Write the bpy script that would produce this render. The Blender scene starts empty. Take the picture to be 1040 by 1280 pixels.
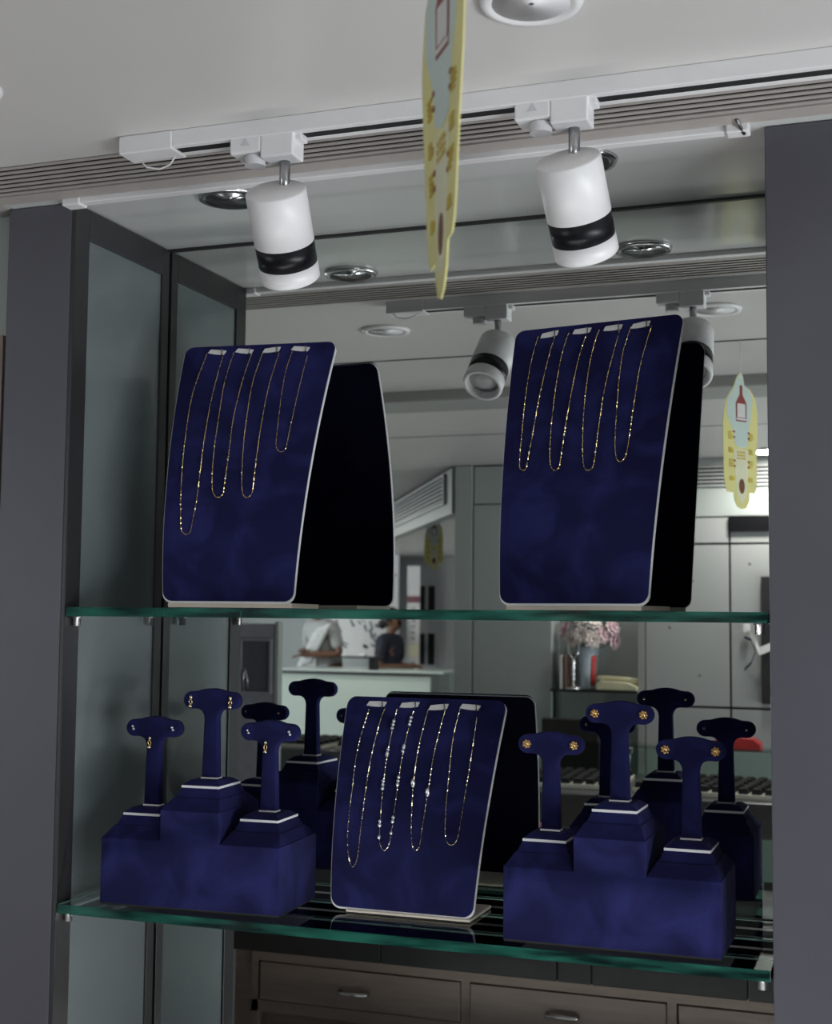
import bpy, bmesh, math, random
from mathutils import Vector, Matrix
random.seed(7)
PI = math.pi
sc = bpy.context.scene
COL = sc.collection

# ------------------------------------------------------------------ camera
cam_d = bpy.data.cameras.new('camera'); cam = bpy.data.objects.new('camera', cam_d); COL.objects.link(cam)
cam_d.sensor_fit = 'VERTICAL'; cam_d.sensor_height = 36.0; cam_d.lens = 1692.11/1280*36.0
cam_d.dof.use_dof = True; cam_d.dof.focus_distance = 1.72; cam_d.dof.aperture_fstop = 9.0
cam_d.clip_start = .02; cam_d.clip_end = 60
yaw, pitch, roll = .344292, .0772353, .0093176
cam.matrix_world = (Matrix.Translation((0, -1.6, 0)) @ Matrix.Rotation(yaw, 4, 'Z') @
                    Matrix.Rotation(PI/2 + pitch, 4, 'X') @ Matrix.Rotation(roll, 4, 'Z'))
sc.camera = cam

# ------------------------------------------------------------------ world, light, exposure
sc.view_settings.view_transform = 'Standard'; sc.view_settings.look = 'None'
sc.view_settings.exposure = 0.0; sc.view_settings.gamma = 1.0
try: sc.view_settings.use_curve_mapping = False
except Exception: pass
w = bpy.data.worlds.new('daylight'); sc.world = w; w.use_nodes = True
w.node_tree.nodes['Background'].inputs[0].default_value = (.75, .85, 1, 1)
w.node_tree.nodes['Background'].inputs[1].default_value = 1.0
def area(name, loc, target, sx, sy, power, col=(1, 1, 1)):
    l = bpy.data.lights.new(name, 'AREA'); l.shape = 'RECTANGLE'; l.size = sx; l.size_y = sy
    l.energy = power; l.color = col
    o = bpy.data.objects.new(name, l); COL.objects.link(o); o.location = loc
    o.rotation_euler = (Vector(target)-Vector(loc)).to_track_quat('-Z', 'Y').to_euler()
    return o
# daylight of the shop front, to the right of and behind the camera
area('shop_front_daylight', (2.0, -1.42, -.90), (-1, -1.30, -.72), 2.7, .85, 85, (.95, .96, 1.0))
# daylight of the far end of the shop
area('far_window_daylight', (-7.6, -7.2, -.2), (-3, -7.6, -.3), 2.4, 1.6, 120, (.9, .97, 1.0))

# ------------------------------------------------------------------ materials
def newmat(name):
    m = bpy.data.materials.new(name); m.use_nodes = True
    nt = m.node_tree; b = nt.nodes['Principled BSDF']
    return m, nt, b
def mat(name, col, rough=.5, metal=0, var=.08, scale=30, bump=0, coat=0, spec=.5, stretch=None, emit=0):
    m, nt, b = newmat(name)
    tc = nt.nodes.new('ShaderNodeTexCoord'); n = nt.nodes.new('ShaderNodeTexNoise')
    n.inputs['Scale'].default_value = scale; n.inputs['Detail'].default_value = 4
    src = tc.outputs['Object']
    if stretch:
        mp = nt.nodes.new('ShaderNodeMapping'); mp.inputs['Scale'].default_value = stretch
        nt.links.new(src, mp.inputs['Vector']); src = mp.outputs['Vector']
    nt.links.new(src, n.inputs['Vector'])
    r = nt.nodes.new('ShaderNodeValToRGB')
    r.color_ramp.elements[0].position = .3; r.color_ramp.elements[1].position = .7
    r.color_ramp.elements[0].color = tuple(max(0, c*(1-var)) for c in col) + (1,)
    r.color_ramp.elements[1].color = tuple(min(1, c*(1+var)) for c in col) + (1,)
    nt.links.new(n.outputs['Fac'], r.inputs['Fac']); nt.links.new(r.outputs['Color'], b.inputs['Base Color'])
    b.inputs['Roughness'].default_value = rough; b.inputs['Metallic'].default_value = metal
    b.inputs['Specular IOR Level'].default_value = spec
    if coat: b.inputs['Coat Weight'].default_value = coat; b.inputs['Coat Roughness'].default_value = .05
    if bump:
        bp = nt.nodes.new('ShaderNodeBump'); bp.inputs['Strength'].default_value = bump; bp.inputs['Distance'].default_value = .002
        nt.links.new(n.outputs['Fac'], bp.inputs['Height']); nt.links.new(bp.outputs['Normal'], b.inputs['Normal'])
    if emit:
        b.inputs['Emission Color'].default_value = col + (1,); b.inputs['Emission Strength'].default_value = emit
    return m
def velvet(name, c0, c1):
    m, nt, b = newmat(name)
    tc = nt.nodes.new('ShaderNodeTexCoord')
    n = nt.nodes.new('ShaderNodeTexNoise'); n.inputs['Scale'].default_value = 14; n.inputs['Detail'].default_value = 5
    n.inputs['Distortion'].default_value = .8
    f = nt.nodes.new('ShaderNodeTexNoise'); f.inputs['Scale'].default_value = 900
    r = nt.nodes.new('ShaderNodeValToRGB'); r.color_ramp.elements[0].position = .42; r.color_ramp.elements[1].position = .68
    r.color_ramp.elements[0].color = c0 + (1,); r.color_ramp.elements[1].color = c1 + (1,)
    nt.links.new(tc.outputs['Object'], n.inputs['Vector']); nt.links.new(tc.outputs['Object'], f.inputs['Vector'])
    nt.links.new(n.outputs['Fac'], r.inputs['Fac']); nt.links.new(r.outputs['Color'], b.inputs['Base Color'])
    bp = nt.nodes.new('ShaderNodeBump'); bp.inputs['Strength'].default_value = .15; bp.inputs['Distance'].default_value = .0006
    nt.links.new(f.outputs['Fac'], bp.inputs['Height']); nt.links.new(bp.outputs['Normal'], b.inputs['Normal'])
    # shading normal bent downwards, like a brushed nap, to cut light from above
    ge = nt.nodes.new('ShaderNodeNewGeometry'); ad = nt.nodes.new('ShaderNodeVectorMath'); ad.inputs[1].default_value = (0, 0, -.22)
    nz = nt.nodes.new('ShaderNodeVectorMath'); nz.operation = 'NORMALIZE'
    nt.links.new(ge.outputs['Normal'], ad.inputs[0]); nt.links.new(ad.outputs[0], nz.inputs[0]); nt.links.new(nz.outputs[0], bp.inputs['Normal'])
    b.inputs['Roughness'].default_value = .95; b.inputs['Specular IOR Level'].default_value = .05
    b.inputs['Sheen Weight'].default_value = .06; b.inputs['Sheen Roughness'].default_value = .4
    b.inputs['Sheen Tint'].default_value = (.5, .5, .8, 1)
    return m
def sheet_glass(name, tint, refl=1.0, frost=0.0):
    # thin clear glass: tinted transmission plus Fresnel reflection
    m = bpy.data.materials.new(name); m.use_nodes = True; nt = m.node_tree
    nt.nodes.remove(nt.nodes['Principled BSDF']); out = nt.nodes['Material Output']
    t = nt.nodes.new('ShaderNodeBsdfTransparent'); t.inputs[0].default_value = tint + (1,)
    g = nt.nodes.new('ShaderNodeBsdfGlossy'); g.inputs['Roughness'].default_value = frost
    fr = nt.nodes.new('ShaderNodeFresnel'); fr.inputs['IOR'].default_value = 1.5
    ge = nt.nodes.new('ShaderNodeNewGeometry'); 
    iv = nt.nodes.new('ShaderNodeMapRange'); iv.inputs['To Min'].default_value = 1.5; iv.inputs['To Max'].default_value = .6667
    nt.links.new(ge.outputs['Backfacing'], iv.inputs['Value']); nt.links.new(iv.outputs['Result'], fr.inputs['IOR'])
    mu = nt.nodes.new('ShaderNodeMath'); mu.operation = 'MULTIPLY'; mu.inputs[1].default_value = refl; mu.use_clamp = True
    mx = nt.nodes.new('ShaderNodeMixShader')
    # both faces use the outside Fresnel curve (thin sheet)
    fr2 = nt.nodes.new('ShaderNodeLayerWeight'); fr2.inputs['Blend'].default_value = .12
    nt.nodes.remove(fr); nt.nodes.remove(iv); nt.nodes.remove(ge)
    nt.links.new(fr2.outputs['Fresnel'], mu.inputs[0]); nt.links.new(mu.outputs[0], mx.inputs[0])
    nt.links.new(t.outputs[0], mx.inputs[1]); nt.links.new(g.outputs[0], mx.inputs[2])
    nt.links.new(mx.outputs[0], out.inputs['Surface'])
    return m
M = {}
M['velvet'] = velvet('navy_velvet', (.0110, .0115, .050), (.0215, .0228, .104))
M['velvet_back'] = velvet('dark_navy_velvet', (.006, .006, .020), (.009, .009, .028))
M['white_edge'] = mat('white_painted_edge', (.88, .87, .90), .5, var=.03)
M['beige_base'] = mat('beige_board', (.66, .58, .50), .6, var=.05)
M['pillar'] = mat('purple_grey_laminate', (.082, .078, .098), .42, var=.06, scale=6)
M['frame'] = mat('dark_charcoal_laminate', (.019, .018, .020), .4, var=.06)
M['ceiling'] = mat('satin_ceiling_panel', (.60, .575, .565), .38, var=.03, scale=2, spec=.5)
M['niche_ceiling'] = mat('glossy_metal_ceiling', (.60, .605, .60), .17, spec=.9, var=.03, scale=3)
M['cream'] = mat('cream_grille_paint', (.42, .38, .36), .45, var=.05)
M['dark_slot'] = mat('black_recess', (.012, .012, .012), .7)
M['white_plastic'] = mat('white_plastic', (.78, .76, .77), .38, var=.02)
M['grey_plastic'] = mat('pale_grey_plastic', (.62, .60, .62), .4, var=.02)
M['black_gloss'] = mat('black_gloss', (.006, .006, .008), .35, spec=.3)
M['chrome'] = mat('chrome', (.66, .66, .66), .22, metal=1, var=.02)
M['brushed'] = mat('brushed_steel', (.45, .45, .46), .3, metal=1, var=.08)
M['dull_metal'] = mat('dull_dark_metal', (.20, .20, .21), .35, metal=1, var=.08)
M['gold'] = mat('gold', (.83, .60, .28), .2, metal=1, var=.05)
M['pale_gold'] = mat('pale_gold', (.80, .68, .45), .2, metal=1, var=.05)
M['old_gold'] = mat('antique_gold', (.55, .33, .15), .32, metal=1, var=.2, scale=400)
M['silver'] = mat('silver', (.90, .89, .91), .28, metal=1, var=.02)
M['paper'] = mat('white_paper', (.74, .72, .72), .7, var=.05)
M['line_grey'] = mat('grey_print', (.16, .16, .18), .7)
M['floor'] = mat('grey_floor_tile', (.50, .49, .47), .3, var=.1, scale=3)
M['wall'] = mat('pale_grey_green_panel', (.40, .43, .42), .42, var=.03, scale=2)
M['wall_warm'] = mat('warm_grey_panel', (.34, .34, .33), .45, var=.04, scale=2)
M['cabinet'] = mat('grey_white_laminate', (.40, .41, .41), .38, var=.03, scale=2)
M['brown'] = mat('brown_wood_laminate', (.27, .21, .18), .4, var=.10, scale=6, stretch=(1, 1, 14))
M['dark_top'] = mat('dark_stone_top', (.025, .025, .027), .3, var=.1)
M['pale_green'] = mat('pale_green_counter', (.50, .57, .53), .35, var=.03, scale=2)
M['glass'] = sheet_glass('clear_glass', (.95, .97, .96))
M['counter_glass'] = sheet_glass('counter_glass', (.90, .95, .93))
M['glass_edge'] = None
def edge_glass():
    m, nt, b = newmat('green_glass_edge')
    tc = nt.nodes.new('ShaderNodeTexCoord'); n = nt.nodes.new('ShaderNodeTexNoise'); n.inputs['Scale'].default_value = 9
    n.inputs['Detail'].default_value = 3
    mp = nt.nodes.new('ShaderNodeMapping'); mp.inputs['Scale'].default_value = (1, 1, 8)
    r = nt.nodes.new('ShaderNodeValToRGB')
    r.color_ramp.elements[0].position = .40; r.color_ramp.elements[0].color = (.004, .020, .020, 1)
    r.color_ramp.elements[1].position = .66; r.color_ramp.elements[1].color = (.035, .21, .16, 1)  # bright teal end of the noise paints glints into the glass edge
    nt.links.new(tc.outputs['Object'], mp.inputs[0]); nt.links.new(mp.outputs[0], n.inputs['Vector'])
    nt.links.new(n.outputs['Fac'], r.inputs['Fac']); nt.links.new(r.outputs['Color'], b.inputs['Base Color'])
    b.inputs['Roughness'].default_value = .1; b.inputs['Coat Weight'].default_value = .4
    t = nt.nodes.new('ShaderNodeBsdfTransparent'); t.inputs[0].default_value = (.55, .82, .74, 1)
    mx = nt.nodes.new('ShaderNodeMixShader'); mx.inputs[0].default_value = .48
    nt.links.new(b.outputs[0], mx.inputs[1]); nt.links.new(t.outputs[0], mx.inputs[2])
    nt.links.new(mx.outputs[0], nt.nodes['Material Output'].inputs['Surface'])
    return m
M['glass_edge'] = edge_glass()
def mirror_mat():
    m, nt, b = newmat('mirror_silvering')
    b.inputs['Base Color'].default_value = (.68, .71, .69, 1); b.inputs['Metallic'].default_value = 1
    b.inputs['Roughness'].default_value = .0
    tc = nt.nodes.new('ShaderNodeTexCoord'); v = nt.nodes.new('ShaderNodeTexNoise'); v.inputs['Scale'].default_value = 140
    r = nt.nodes.new('ShaderNodeValToRGB'); r.color_ramp.elements[0].position = .74; r.color_ramp.elements[1].position = .8
    r.color_ramp.elements[0].color = (.68, .71, .69, 1); r.color_ramp.elements[1].color = (.45, .48, .47, 1)
    nt.links.new(tc.outputs['Object'], v.inputs['Vector']); nt.links.new(v.outputs['Fac'], r.inputs['Fac'])
    nt.links.new(r.outputs['Color'], b.inputs['Base Color'])
    return m
M['mirror'] = mirror_mat()
M['side_glass'] = mat('grey_green_back_painted_glass', (.122, .142, .147), .2, var=.18, scale=2, coat=.3)

# ------------------------------------------------------------------ mesh helpers
class MB:
    def __init__(s): s.v = []; s.f = []; s.sm = []
    def add(s, vs, fs, smooth=False):
        k = len(s.v); s.v += [tuple(v) for v in vs]; s.f += [tuple(i+k for i in f) for f in fs]; s.sm += [smooth]*len(fs)
        return s
    def box(s, x0, x1, y0, y1, z0, z1, c=0):
        if c <= 0:
            return s.add([(x, y, z) for z in (z0, z1) for y in (y0, y1) for x in (x0, x1)],
                  [(0, 2, 3, 1), (4, 5, 7, 6), (0, 1, 5, 4), (2, 6, 7, 3), (0, 4, 6, 2), (1, 3, 7, 5)])
        bm = bmesh.new(); bmesh.ops.create_cube(bm, size=1)
        for v in bm.verts:
            v.co = Vector(((x0+x1)/2+v.co.x*(x1-x0), (y0+y1)/2+v.co.y*(y1-y0), (z0+z1)/2+v.co.z*(z1-z0)))
        bmesh.ops.bevel(bm, geom=bm.edges[:], offset=c, segments=2, affect='EDGES', profile=.5)
        return s.bm(bm)
    def bm(s, bm, smooth=False):
        bm.verts.ensure_lookup_table(); bm.verts.index_update()
        s.add([v.co[:] for v in bm.verts], [[v.index for v in f.verts] for f in bm.faces], smooth); bm.free(); return s
    def frustum(s, a, b, z0, z1):     # a, b = (x0,x1,y0,y1) rectangles at z0 and z1
        vs = [(a[0], a[2], z0), (a[1], a[2], z0), (a[1], a[3], z0), (a[0], a[3], z0),
              (b[0], b[2], z1), (b[1], b[2], z1), (b[1], b[3], z1), (b[0], b[3], z1)]
        return s.add(vs, [(3, 2, 1, 0), (4, 5, 6, 7), (0, 1, 5, 4), (1, 2, 6, 5), (2, 3, 7, 6), (3, 0, 4, 7)])
    def prism(s, poly, y0, y1, bev=0):   # polygon in xz extruded along y
        bm = bmesh.new()
        vs = [bm.verts.new((x, y0, z)) for x, z in poly]
        f = bm.faces.new(vs)
        r = bmesh.ops.extrude_face_region(bm, geom=[f])
        for e in r['geom']:
            if isinstance(e, bmesh.types.BMVert): e.co.y = y1
        bmesh.ops.recalc_face_normals(bm, faces=bm.faces[:])
        if bev:
            ed = [e for e in bm.edges if abs(e.verts[0].co.y-e.verts[1].co.y) < 1e-6]
            bmesh.ops.bevel(bm, geom=ed, offset=bev, segments=2, affect='EDGES', profile=.5)
        bmesh.ops.triangulate(bm, faces=[f for f in bm.faces if len(f.verts) > 4])
        return s.bm(bm)
    def tube(s, pts, r, n=6, closed=False, cap=True):
        pts = [Vector(p) for p in pts]; N = len(pts); rings = []; up = Vector((.13, .21, .97)).normalized()
        for i, p in enumerate(pts):
            a = pts[i-1] if (i or closed) else pts[0]; b = pts[(i+1) % N] if (i < N-1 or closed) else pts[-1]
            t = (b-a).normalized(); u = t.cross(up)
            if u.length < 1e-3: u = t.cross(Vector((1, 0, 0)))
            u.normalize(); v = t.cross(u).normalized(); up = u.cross(t) if False else up
            rr = r[i] if isinstance(r, (list, tuple)) else r
            rings.append([p + (u*math.cos(q)+v*math.sin(q))*rr for q in (2*PI*k/n for k in range(n))])
        vs = [v for g in rings for v in g]; fs = []
        for i in range(N if closed else N-1):
            j = (i+1) % N
            for k in range(n): fs.append((i*n+k, i*n+(k+1) % n, j*n+(k+1) % n, j*n+k))
        if cap and not closed: fs.append(tuple(range(n))[::-1]); fs.append(tuple((N-1)*n+k for k in range(n)))
        return s.add(vs, fs, True)
    def lathe(s, prof, n=24, mx=None, smooth=True):   # prof (r,z)
        vs = []; fs = []
        for r, z in prof:
            for k in range(n): vs.append(Vector((r*math.cos(2*PI*k/n), r*math.sin(2*PI*k/n), z)))
        for i in range(len(prof)-1):
            for k in range(n): fs.append((i*n+k, i*n+(k+1) % n, (i+1)*n+(k+1) % n, (i+1)*n+k))
        if prof[0][0] > 1e-6: fs.append(tuple(range(n))[::-1])
        if prof[-1][0] > 1e-6: fs.append(tuple((len(prof)-1)*n+k for k in range(n)))
        if mx is not None: vs = [mx @ v for v in vs]
        return s.add(vs, fs, smooth)
    def ball(s, c, r, sub=2, sc_=(1, 1, 1)):
        bm = bmesh.new(); bmesh.ops.create_icosphere(bm, subdivisions=sub, radius=r)
        for v in bm.verts: v.co = Vector((v.co.x*sc_[0]+c[0], v.co.y*sc_[1]+c[1], v.co.z*sc_[2]+c[2]))
        return s.bm(bm, True)
    def build(s, name, m, parent=None, smooth=None):
        me = bpy.data.meshes.new(name); me.from_pydata(s.v, [], s.f); me.update()
        for p, q in zip(me.polygons, s.sm): p.use_smooth = q
        bm = bmesh.new(); bm.from_mesh(me); bmesh.ops.recalc_face_normals(bm, faces=bm.faces[:]); bm.to_mesh(me); bm.free()
        ms = m if isinstance(m, list) else [m]
        for k in ms: me.materials.append(k)
        o = bpy.data.objects.new(name, me); COL.objects.link(o)
        if parent is not None: o.parent = parent
        return o
def thing(name, label, cat, loc=(0, 0, 0), rz=0, group=None):
    o = bpy.data.objects.new(name, None); COL.objects.link(o); o.empty_display_size = .02
    o.location = loc; o.rotation_euler = (0, 0, rz); tag(o, label, cat, group); return o
def tag(o, label=None, cat=None, group=None, kind=None):
    if label: o['label'] = label
    if cat: o['category'] = cat
    if group: o['group'] = group
    if kind: o['kind'] = kind
    return o
def struct(name, mb, m, label=None, cat=None):
    o = mb.build(name, m); o['kind'] = 'structure'
    if label: o['label'] = label
    return o
def copy_tree(o, parent=None):
    c = o.copy(); COL.objects.link(c)
    if parent is not None: c.parent = parent
    for ch in list(o.children): copy_tree(ch, c)
    return c
def put(o, loc, rz=0):       # move a one-mesh object's origin to loc without moving the mesh
    o.data.transform(Matrix.Translation(-Vector(loc))); o.location = loc; return o

W = .26445; H = .58; XL = -1.094; XR = -.1425; FLOOR = -1.45
SHU = .009; SHL = -.393        # tops of the upper and lower glass shelf
GT = .0125

# ================================================================== STRUCTURE
YB = .2*0 - 2.82               # room's back wall (real Y), seen in the mirror
struct('floor', MB().box(-8.2, 1.9, -11.2, .5, FLOOR-.05, FLOOR), M['floor'], 'grey floor of the shop')
# ceilings
struct('ceiling', MB().box(-8.2, 1.9, -1.12, -.157, H, H+.05).box(-8.2, 1.9, -11.2, -1.12, H+.004, H+.05), M['ceiling'], 'pale satin panel ceiling of the shop')
for y in (-.712, -1.99):
    struct('trim_1' if y > -1 else 'trim_2', MB().box(-8, 1.8, y-.003, y+.003, H-.0015+(.004 if y < -1.1 else 0), H+.003), M['frame'], 'thin dark joint across the main ceiling')
struct('trim_3', MB().box(-8, 1.8, -1.30, -1.12, H-.028, H+.01, .004), M['wall_warm'], 'grey metal strip across the main ceiling')
struct('ceiling.001', MB().box(XL-.1, XR+.1, -.022, W+.02, H, H+.04), M['niche_ceiling'], 'glossy metal ceiling panel over the display niche')
# cream strip between grille and niche
struct('trim_4', MB().box(-8, 1.8, -.052, -.022, H-.002, H+.03).box(-8.2, -1.2, -.022, .08, H, H+.03).box(.22, 1.9, -.022, .08, H, H+.03), M['cream'], 'cream strip between the ceiling grille and the niche')
t = thing('ceiling_grille', 'long cream linear air grille running above the display niche', 'air grille', (-.6, -.104, H))
MB().box(-7.4, 2.3, -.053, .052, .010, .03).build('recess', M['dark_slot'], t)  # black plate set behind the slats as the shade in the gaps
sl = None
for i in range(7):
    y = -.047+i*.0152
    o = MB().box(-7.4, 2.3, -.0038, .0038, -.001, .0004).build('slat', M['cream'], t) if sl is None else sl.copy()
    if sl is None: sl = o
    else: COL.objects.link(o); o.parent = t
    o.location = (0, y, 0)
# white cable trunking along the niche front edge
t = thing('cable_trunk', 'slim white cable trunking along the front edge of the niche ceiling', 'cable trunking', (-.62, -.01, H))
MB().box(-.465, .445, -.008, .008, -.0085, .0005, .0015).build('trunk', M['white_plastic'], t)
MB().box(-.478, -.45, -.011, .012, -.011, .0, .002).build('end_cap', M['white_plastic'], t)
MB().box(.435, .462, -.012, .010, -.011, .0, .002).build('end_cap', M['white_plastic'], t)
o = MB().tube([(.45, -.03, -.003), (.452, -.016, -.006), (.456, -.004, -.012)], .0022, 6).build('fixing_clip', M['dull_metal'], t)
# pillars of the niche
struct('wall_left', MB().box(-1.20, XL, 0, W+.03, FLOOR, H-.001, .0015), M['pillar'], 'dark grey laminate pillar left of the shelves')
struct('wall_right', MB().box(XR, .22, 0, W+.03, FLOOR, H-.001, .0015), M['pillar'], 'purple grey laminate pillar right of the shelves')
# panelled side of the left pillar
t = thing('side_panel', 'framed grey glass panel lining the left side of the niche', 'panel', (XL, 0, FLOOR))
e = .0065
hz = H-FLOOR-.002
MB().box(0, e, .0, .036, 0, hz, .001).build('stile', M['frame'], t)
MB().box(0, e, .240, W-.0035, 0, hz, .001).build('stile', M['frame'], t)
MB().box(0, e, .036, .240, hz-.044, hz, .001).build('rail', M['frame'], t)
MB().box(0, .003, .036, .240, .0, hz-.044).build('pane', M['side_glass'], t)
# other wall of the niche opening behind the mirror
struct('wall_front', MB().box(-8.2, -1.2, .03, .08, FLOOR, H).box(.22, 1.9, .03, .08, FLOOR, H), M['wall'], 'pale wall beside the display niche')
struct('wall_back', MB().box(-1.62, 1.9, YB-.30, YB-.243, FLOOR, H+.003), M['wall_warm'], 'warm grey back wall of the shop')
struct('wall_far', MB().box(-8.2, 1.9, -11.2, -11.1, FLOOR, H), M['wall'], 'far end wall of the shop')
struct('wall_outer', MB().box(-8.2, -8.1, -11.1, -8.6, FLOOR, H).box(-8.2, -8.1, -5.8, .03, FLOOR, H).box(-8.2, -8.1, -8.6, -5.8, FLOOR, -1.0), M['wall'], 'outer side wall of the shop')
struct('wall_street', MB().box(1.8, 1.9, -2.82, -2.75, FLOOR, H).box(1.8, 1.9, -.06, .03, FLOOR, H).box(1.8, 1.9, -2.75, -.06, FLOOR, -1.33).box(1.8, 1.9, -2.75, -.06, -.27, H), M['wall'], 'street wall with the shop front opening')
def window(name, x, y0, y1, z0, z1, label):
    mb = MB()
    for a, b, c, d in ((y0, y1, z0, z0+.04), (y0, y1, z1-.04, z1), (y0, y0+.04, z0, z1), (y1-.04, y1, z0, z1), ((y0+y1)/2-.02, (y0+y1)/2+.02, z0, z1)):
        mb.box(x-.03, x+.03, a, b, c, d, .003)
    o = struct(name, mb, M['frame'], label)
    p = MB().box(x-.003, x+.003, y0+.03, y1-.03, z0+.03, z1-.03).build('pane', M['glass'], o)
window('window_1', 1.85, -2.75, -.06, -1.33, -.27, 'shop front window letting in daylight')
window('window_2', -8.15, -8.6, -5.8, -1.0, .55, 'far shop window letting in daylight')
# back mirror of the niche
o = MB().box(XL+.001, XR+.02, W, W+.006, FLOOR+.02, H-.001).build('mirror', M['mirror'])
put(o, (-.62, W, FLOOR+.02)); tag(o, 'large wall mirror behind the glass shelves reflecting the shop', 'mirror')
struct('trim_5', MB().box(XL, XR, W-.004, W+.001, H-.004, H), M['frame'], 'dark joint along the top of the mirror')
# neighbour of the left pillar: wood panel
struct('trim_6', MB().box(-1.9, -1.215, .015, .03, -.9, .40), M['brown'], 'brown wood panel on the wall left of the niche')

M['edge_backlit'] = mat('pale_green_backlit_edge', (.12, .21, .185), .25, var=.2, scale=6)  # paler copy of the edge glass, with back light put into its colour
# ================================================================== GLASS SHELVES
def shelf(label, top, yf):
    t = thing('glass_shelf', label, 'shelf', (-.62, yf, top))
    x0, x1, y1 = XL+.009+.62, XR-.003+.62, W-.006-yf
    g = MB()
    g.add([(x0, 0, 0), (x1, 0, 0), (x1, y1, 0), (x0, y1, 0)], [(0, 1, 2, 3)])
    g.add([(x0, 0, -GT), (x1, 0, -GT), (x1, y1, -GT), (x0, y1, -GT)], [(3, 2, 1, 0)])
    g.build('pane', M['glass'], t)
    for n, a in (('front_edge', (x0, x1, -.0002, .001)), ('back_edge', (x0, x1, y1-.001, y1+.0002))):
        MB().box(a[0], a[1], a[2], a[3], -GT if n == 'front_edge' else -.0012, 0, .0003).build(n, M['glass_edge'] if n == 'front_edge' else M['edge_backlit'], t)
    MB().box(x0, x0+.001, .001, y1-.001, -.002, 0).build('side_edge', M['edge_backlit'], t)
    for px, py in ((XL+.62+.0075, .02), (XL+.62+.0075, .215), (XR+.62-.009, .02), (XR+.62-.009, .215)):
        o = MB().lathe([(.0055, -.012), (.0055, -.001), (.0075, 0), (.0075, .001)], 12).build('shelf_pin', M['brushed'], t)
        o.location = (px+(.006 if px < 0 else -.004), py, -GT-.0015)
    return t
shelf('upper green edged glass shelf carrying the two tall necklace displays', SHU, 0.0)
shelf('lower green edged glass shelf carrying the earring risers', SHL, 0.0)

# ================================================================== NECKLACE RAMPS
CHAINS = {
 'UL': [[(-0.0803,0.9745),(-0.0883,0.8064),(-0.0869,0.6556),(-0.0831,0.4896),(-0.0752,0.2896),(-0.0713,0.2582),(-0.0650,0.2493),(-0.0595,0.2599),(-0.0585,0.2844),(-0.0550,0.3879),(-0.0564,0.5909),(-0.0573,0.7494),(-0.0553,0.9033),(-0.0537,0.9888)],
   [(-0.0384,0.9697),(-0.0424,0.8463),(-0.0407,0.7159),(-0.0391,0.5692),(-0.0354,0.4471),(-0.0307,0.3990),(-0.0235,0.3859),(-0.0170,0.3985),(-0.0163,0.4264),(-0.0160,0.5474),(-0.0177,0.7035),(-0.0146,0.8546),(-0.0094,0.9664)],
   [(0.0079,0.9702),(0.0017,0.8531),(0.0023,0.7020),(0.0047,0.5667),(0.0095,0.4353),(0.0132,0.3955),(0.0195,0.3845),(0.0253,0.3951),(0.0267,0.4148),(0.0265,0.5248),(0.0262,0.6687),(0.0276,0.8287),(0.0333,0.9673)],
   [(0.0533,0.9707),(0.0490,0.8926),(0.0493,0.7726),(0.0514,0.6565),(0.0524,0.5894),(0.0561,0.5637),(0.0619,0.5553),(0.0674,0.5631),(0.0688,0.5884),(0.0710,0.6759),(0.0737,0.7920),(0.0772,0.9454)]],
 'UR': [[(-0.0843,0.9945),(-0.0897,0.8779),(-0.0904,0.7578),(-0.0889,0.6203),(-0.0866,0.4907),(-0.0839,0.4734),(-0.0798,0.4682),(-0.0763,0.4753),(-0.0754,0.4988),(-0.0722,0.5983),(-0.0695,0.7338),(-0.0635,0.9019),(-0.0586,0.9823)],
   [(-0.0390,0.9820),(-0.0450,0.8873),(-0.0470,0.7489),(-0.0460,0.6132),(-0.0432,0.5086),(-0.0394,0.4726),(-0.0337,0.4625),(-0.0295,0.4695),(-0.0276,0.4878),(-0.0259,0.5910),(-0.0237,0.7053),(-0.0190,0.8709),(-0.0115,0.9744)],
   [(0.0054,0.9799),(-0.0008,0.8863),(-0.0023,0.7687),(-0.0008,0.6341),(0.0036,0.5116),(0.0075,0.4676),(0.0130,0.4568),(0.0186,0.4653),(0.0207,0.4862),(0.0221,0.6020),(0.0246,0.7534),(0.0310,0.8882),(0.0360,0.9714)],
   [(0.0509,0.9722),(0.0442,0.8849),(0.0433,0.7878),(0.0448,0.6732),(0.0471,0.5515),(0.0509,0.4959),(0.0557,0.4816),(0.0615,0.4899),(0.0651,0.5213),(0.0675,0.6502),(0.0701,0.8010),(0.0748,0.8966),(0.0802,0.9739)]],
 'LM': [[(-0.0810,0.9397),(-0.0869,0.7481),(-0.0851,0.5447),(-0.0833,0.3446),(-0.0770,0.2299),(-0.0701,0.1952),(-0.0658,0.2327),(-0.0648,0.2826),(-0.0653,0.5150),(-0.0649,0.7173),(-0.0602,0.9073),(-0.0561,0.9514)],
   [(-0.0394,0.9447),(-0.0417,0.7549),(-0.0411,0.5864),(-0.0379,0.3877),(-0.0354,0.3142),(-0.0286,0.2813),(-0.0226,0.3089),(-0.0204,0.3751),(-0.0201,0.5569),(-0.0194,0.7583),(-0.0143,0.9476)],
   [(0.0066,0.9501),(0.0019,0.7784),(0.0019,0.5941),(0.0070,0.3812),(0.0112,0.3087),(0.0159,0.2935),(0.0207,0.3109),(0.0218,0.3681),(0.0241,0.5487),(0.0254,0.7483),(0.0313,0.9530)],
   [(0.0524,0.9555),(0.0490,0.8190),(0.0506,0.6359),(0.0523,0.4724),(0.0549,0.3755),(0.0589,0.3360),(0.0648,0.3277),(0.0705,0.3435),(0.0735,0.3877),(0.0764,0.5586),(0.0783,0.7564),(0.0782,0.9245)]],
}
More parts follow.
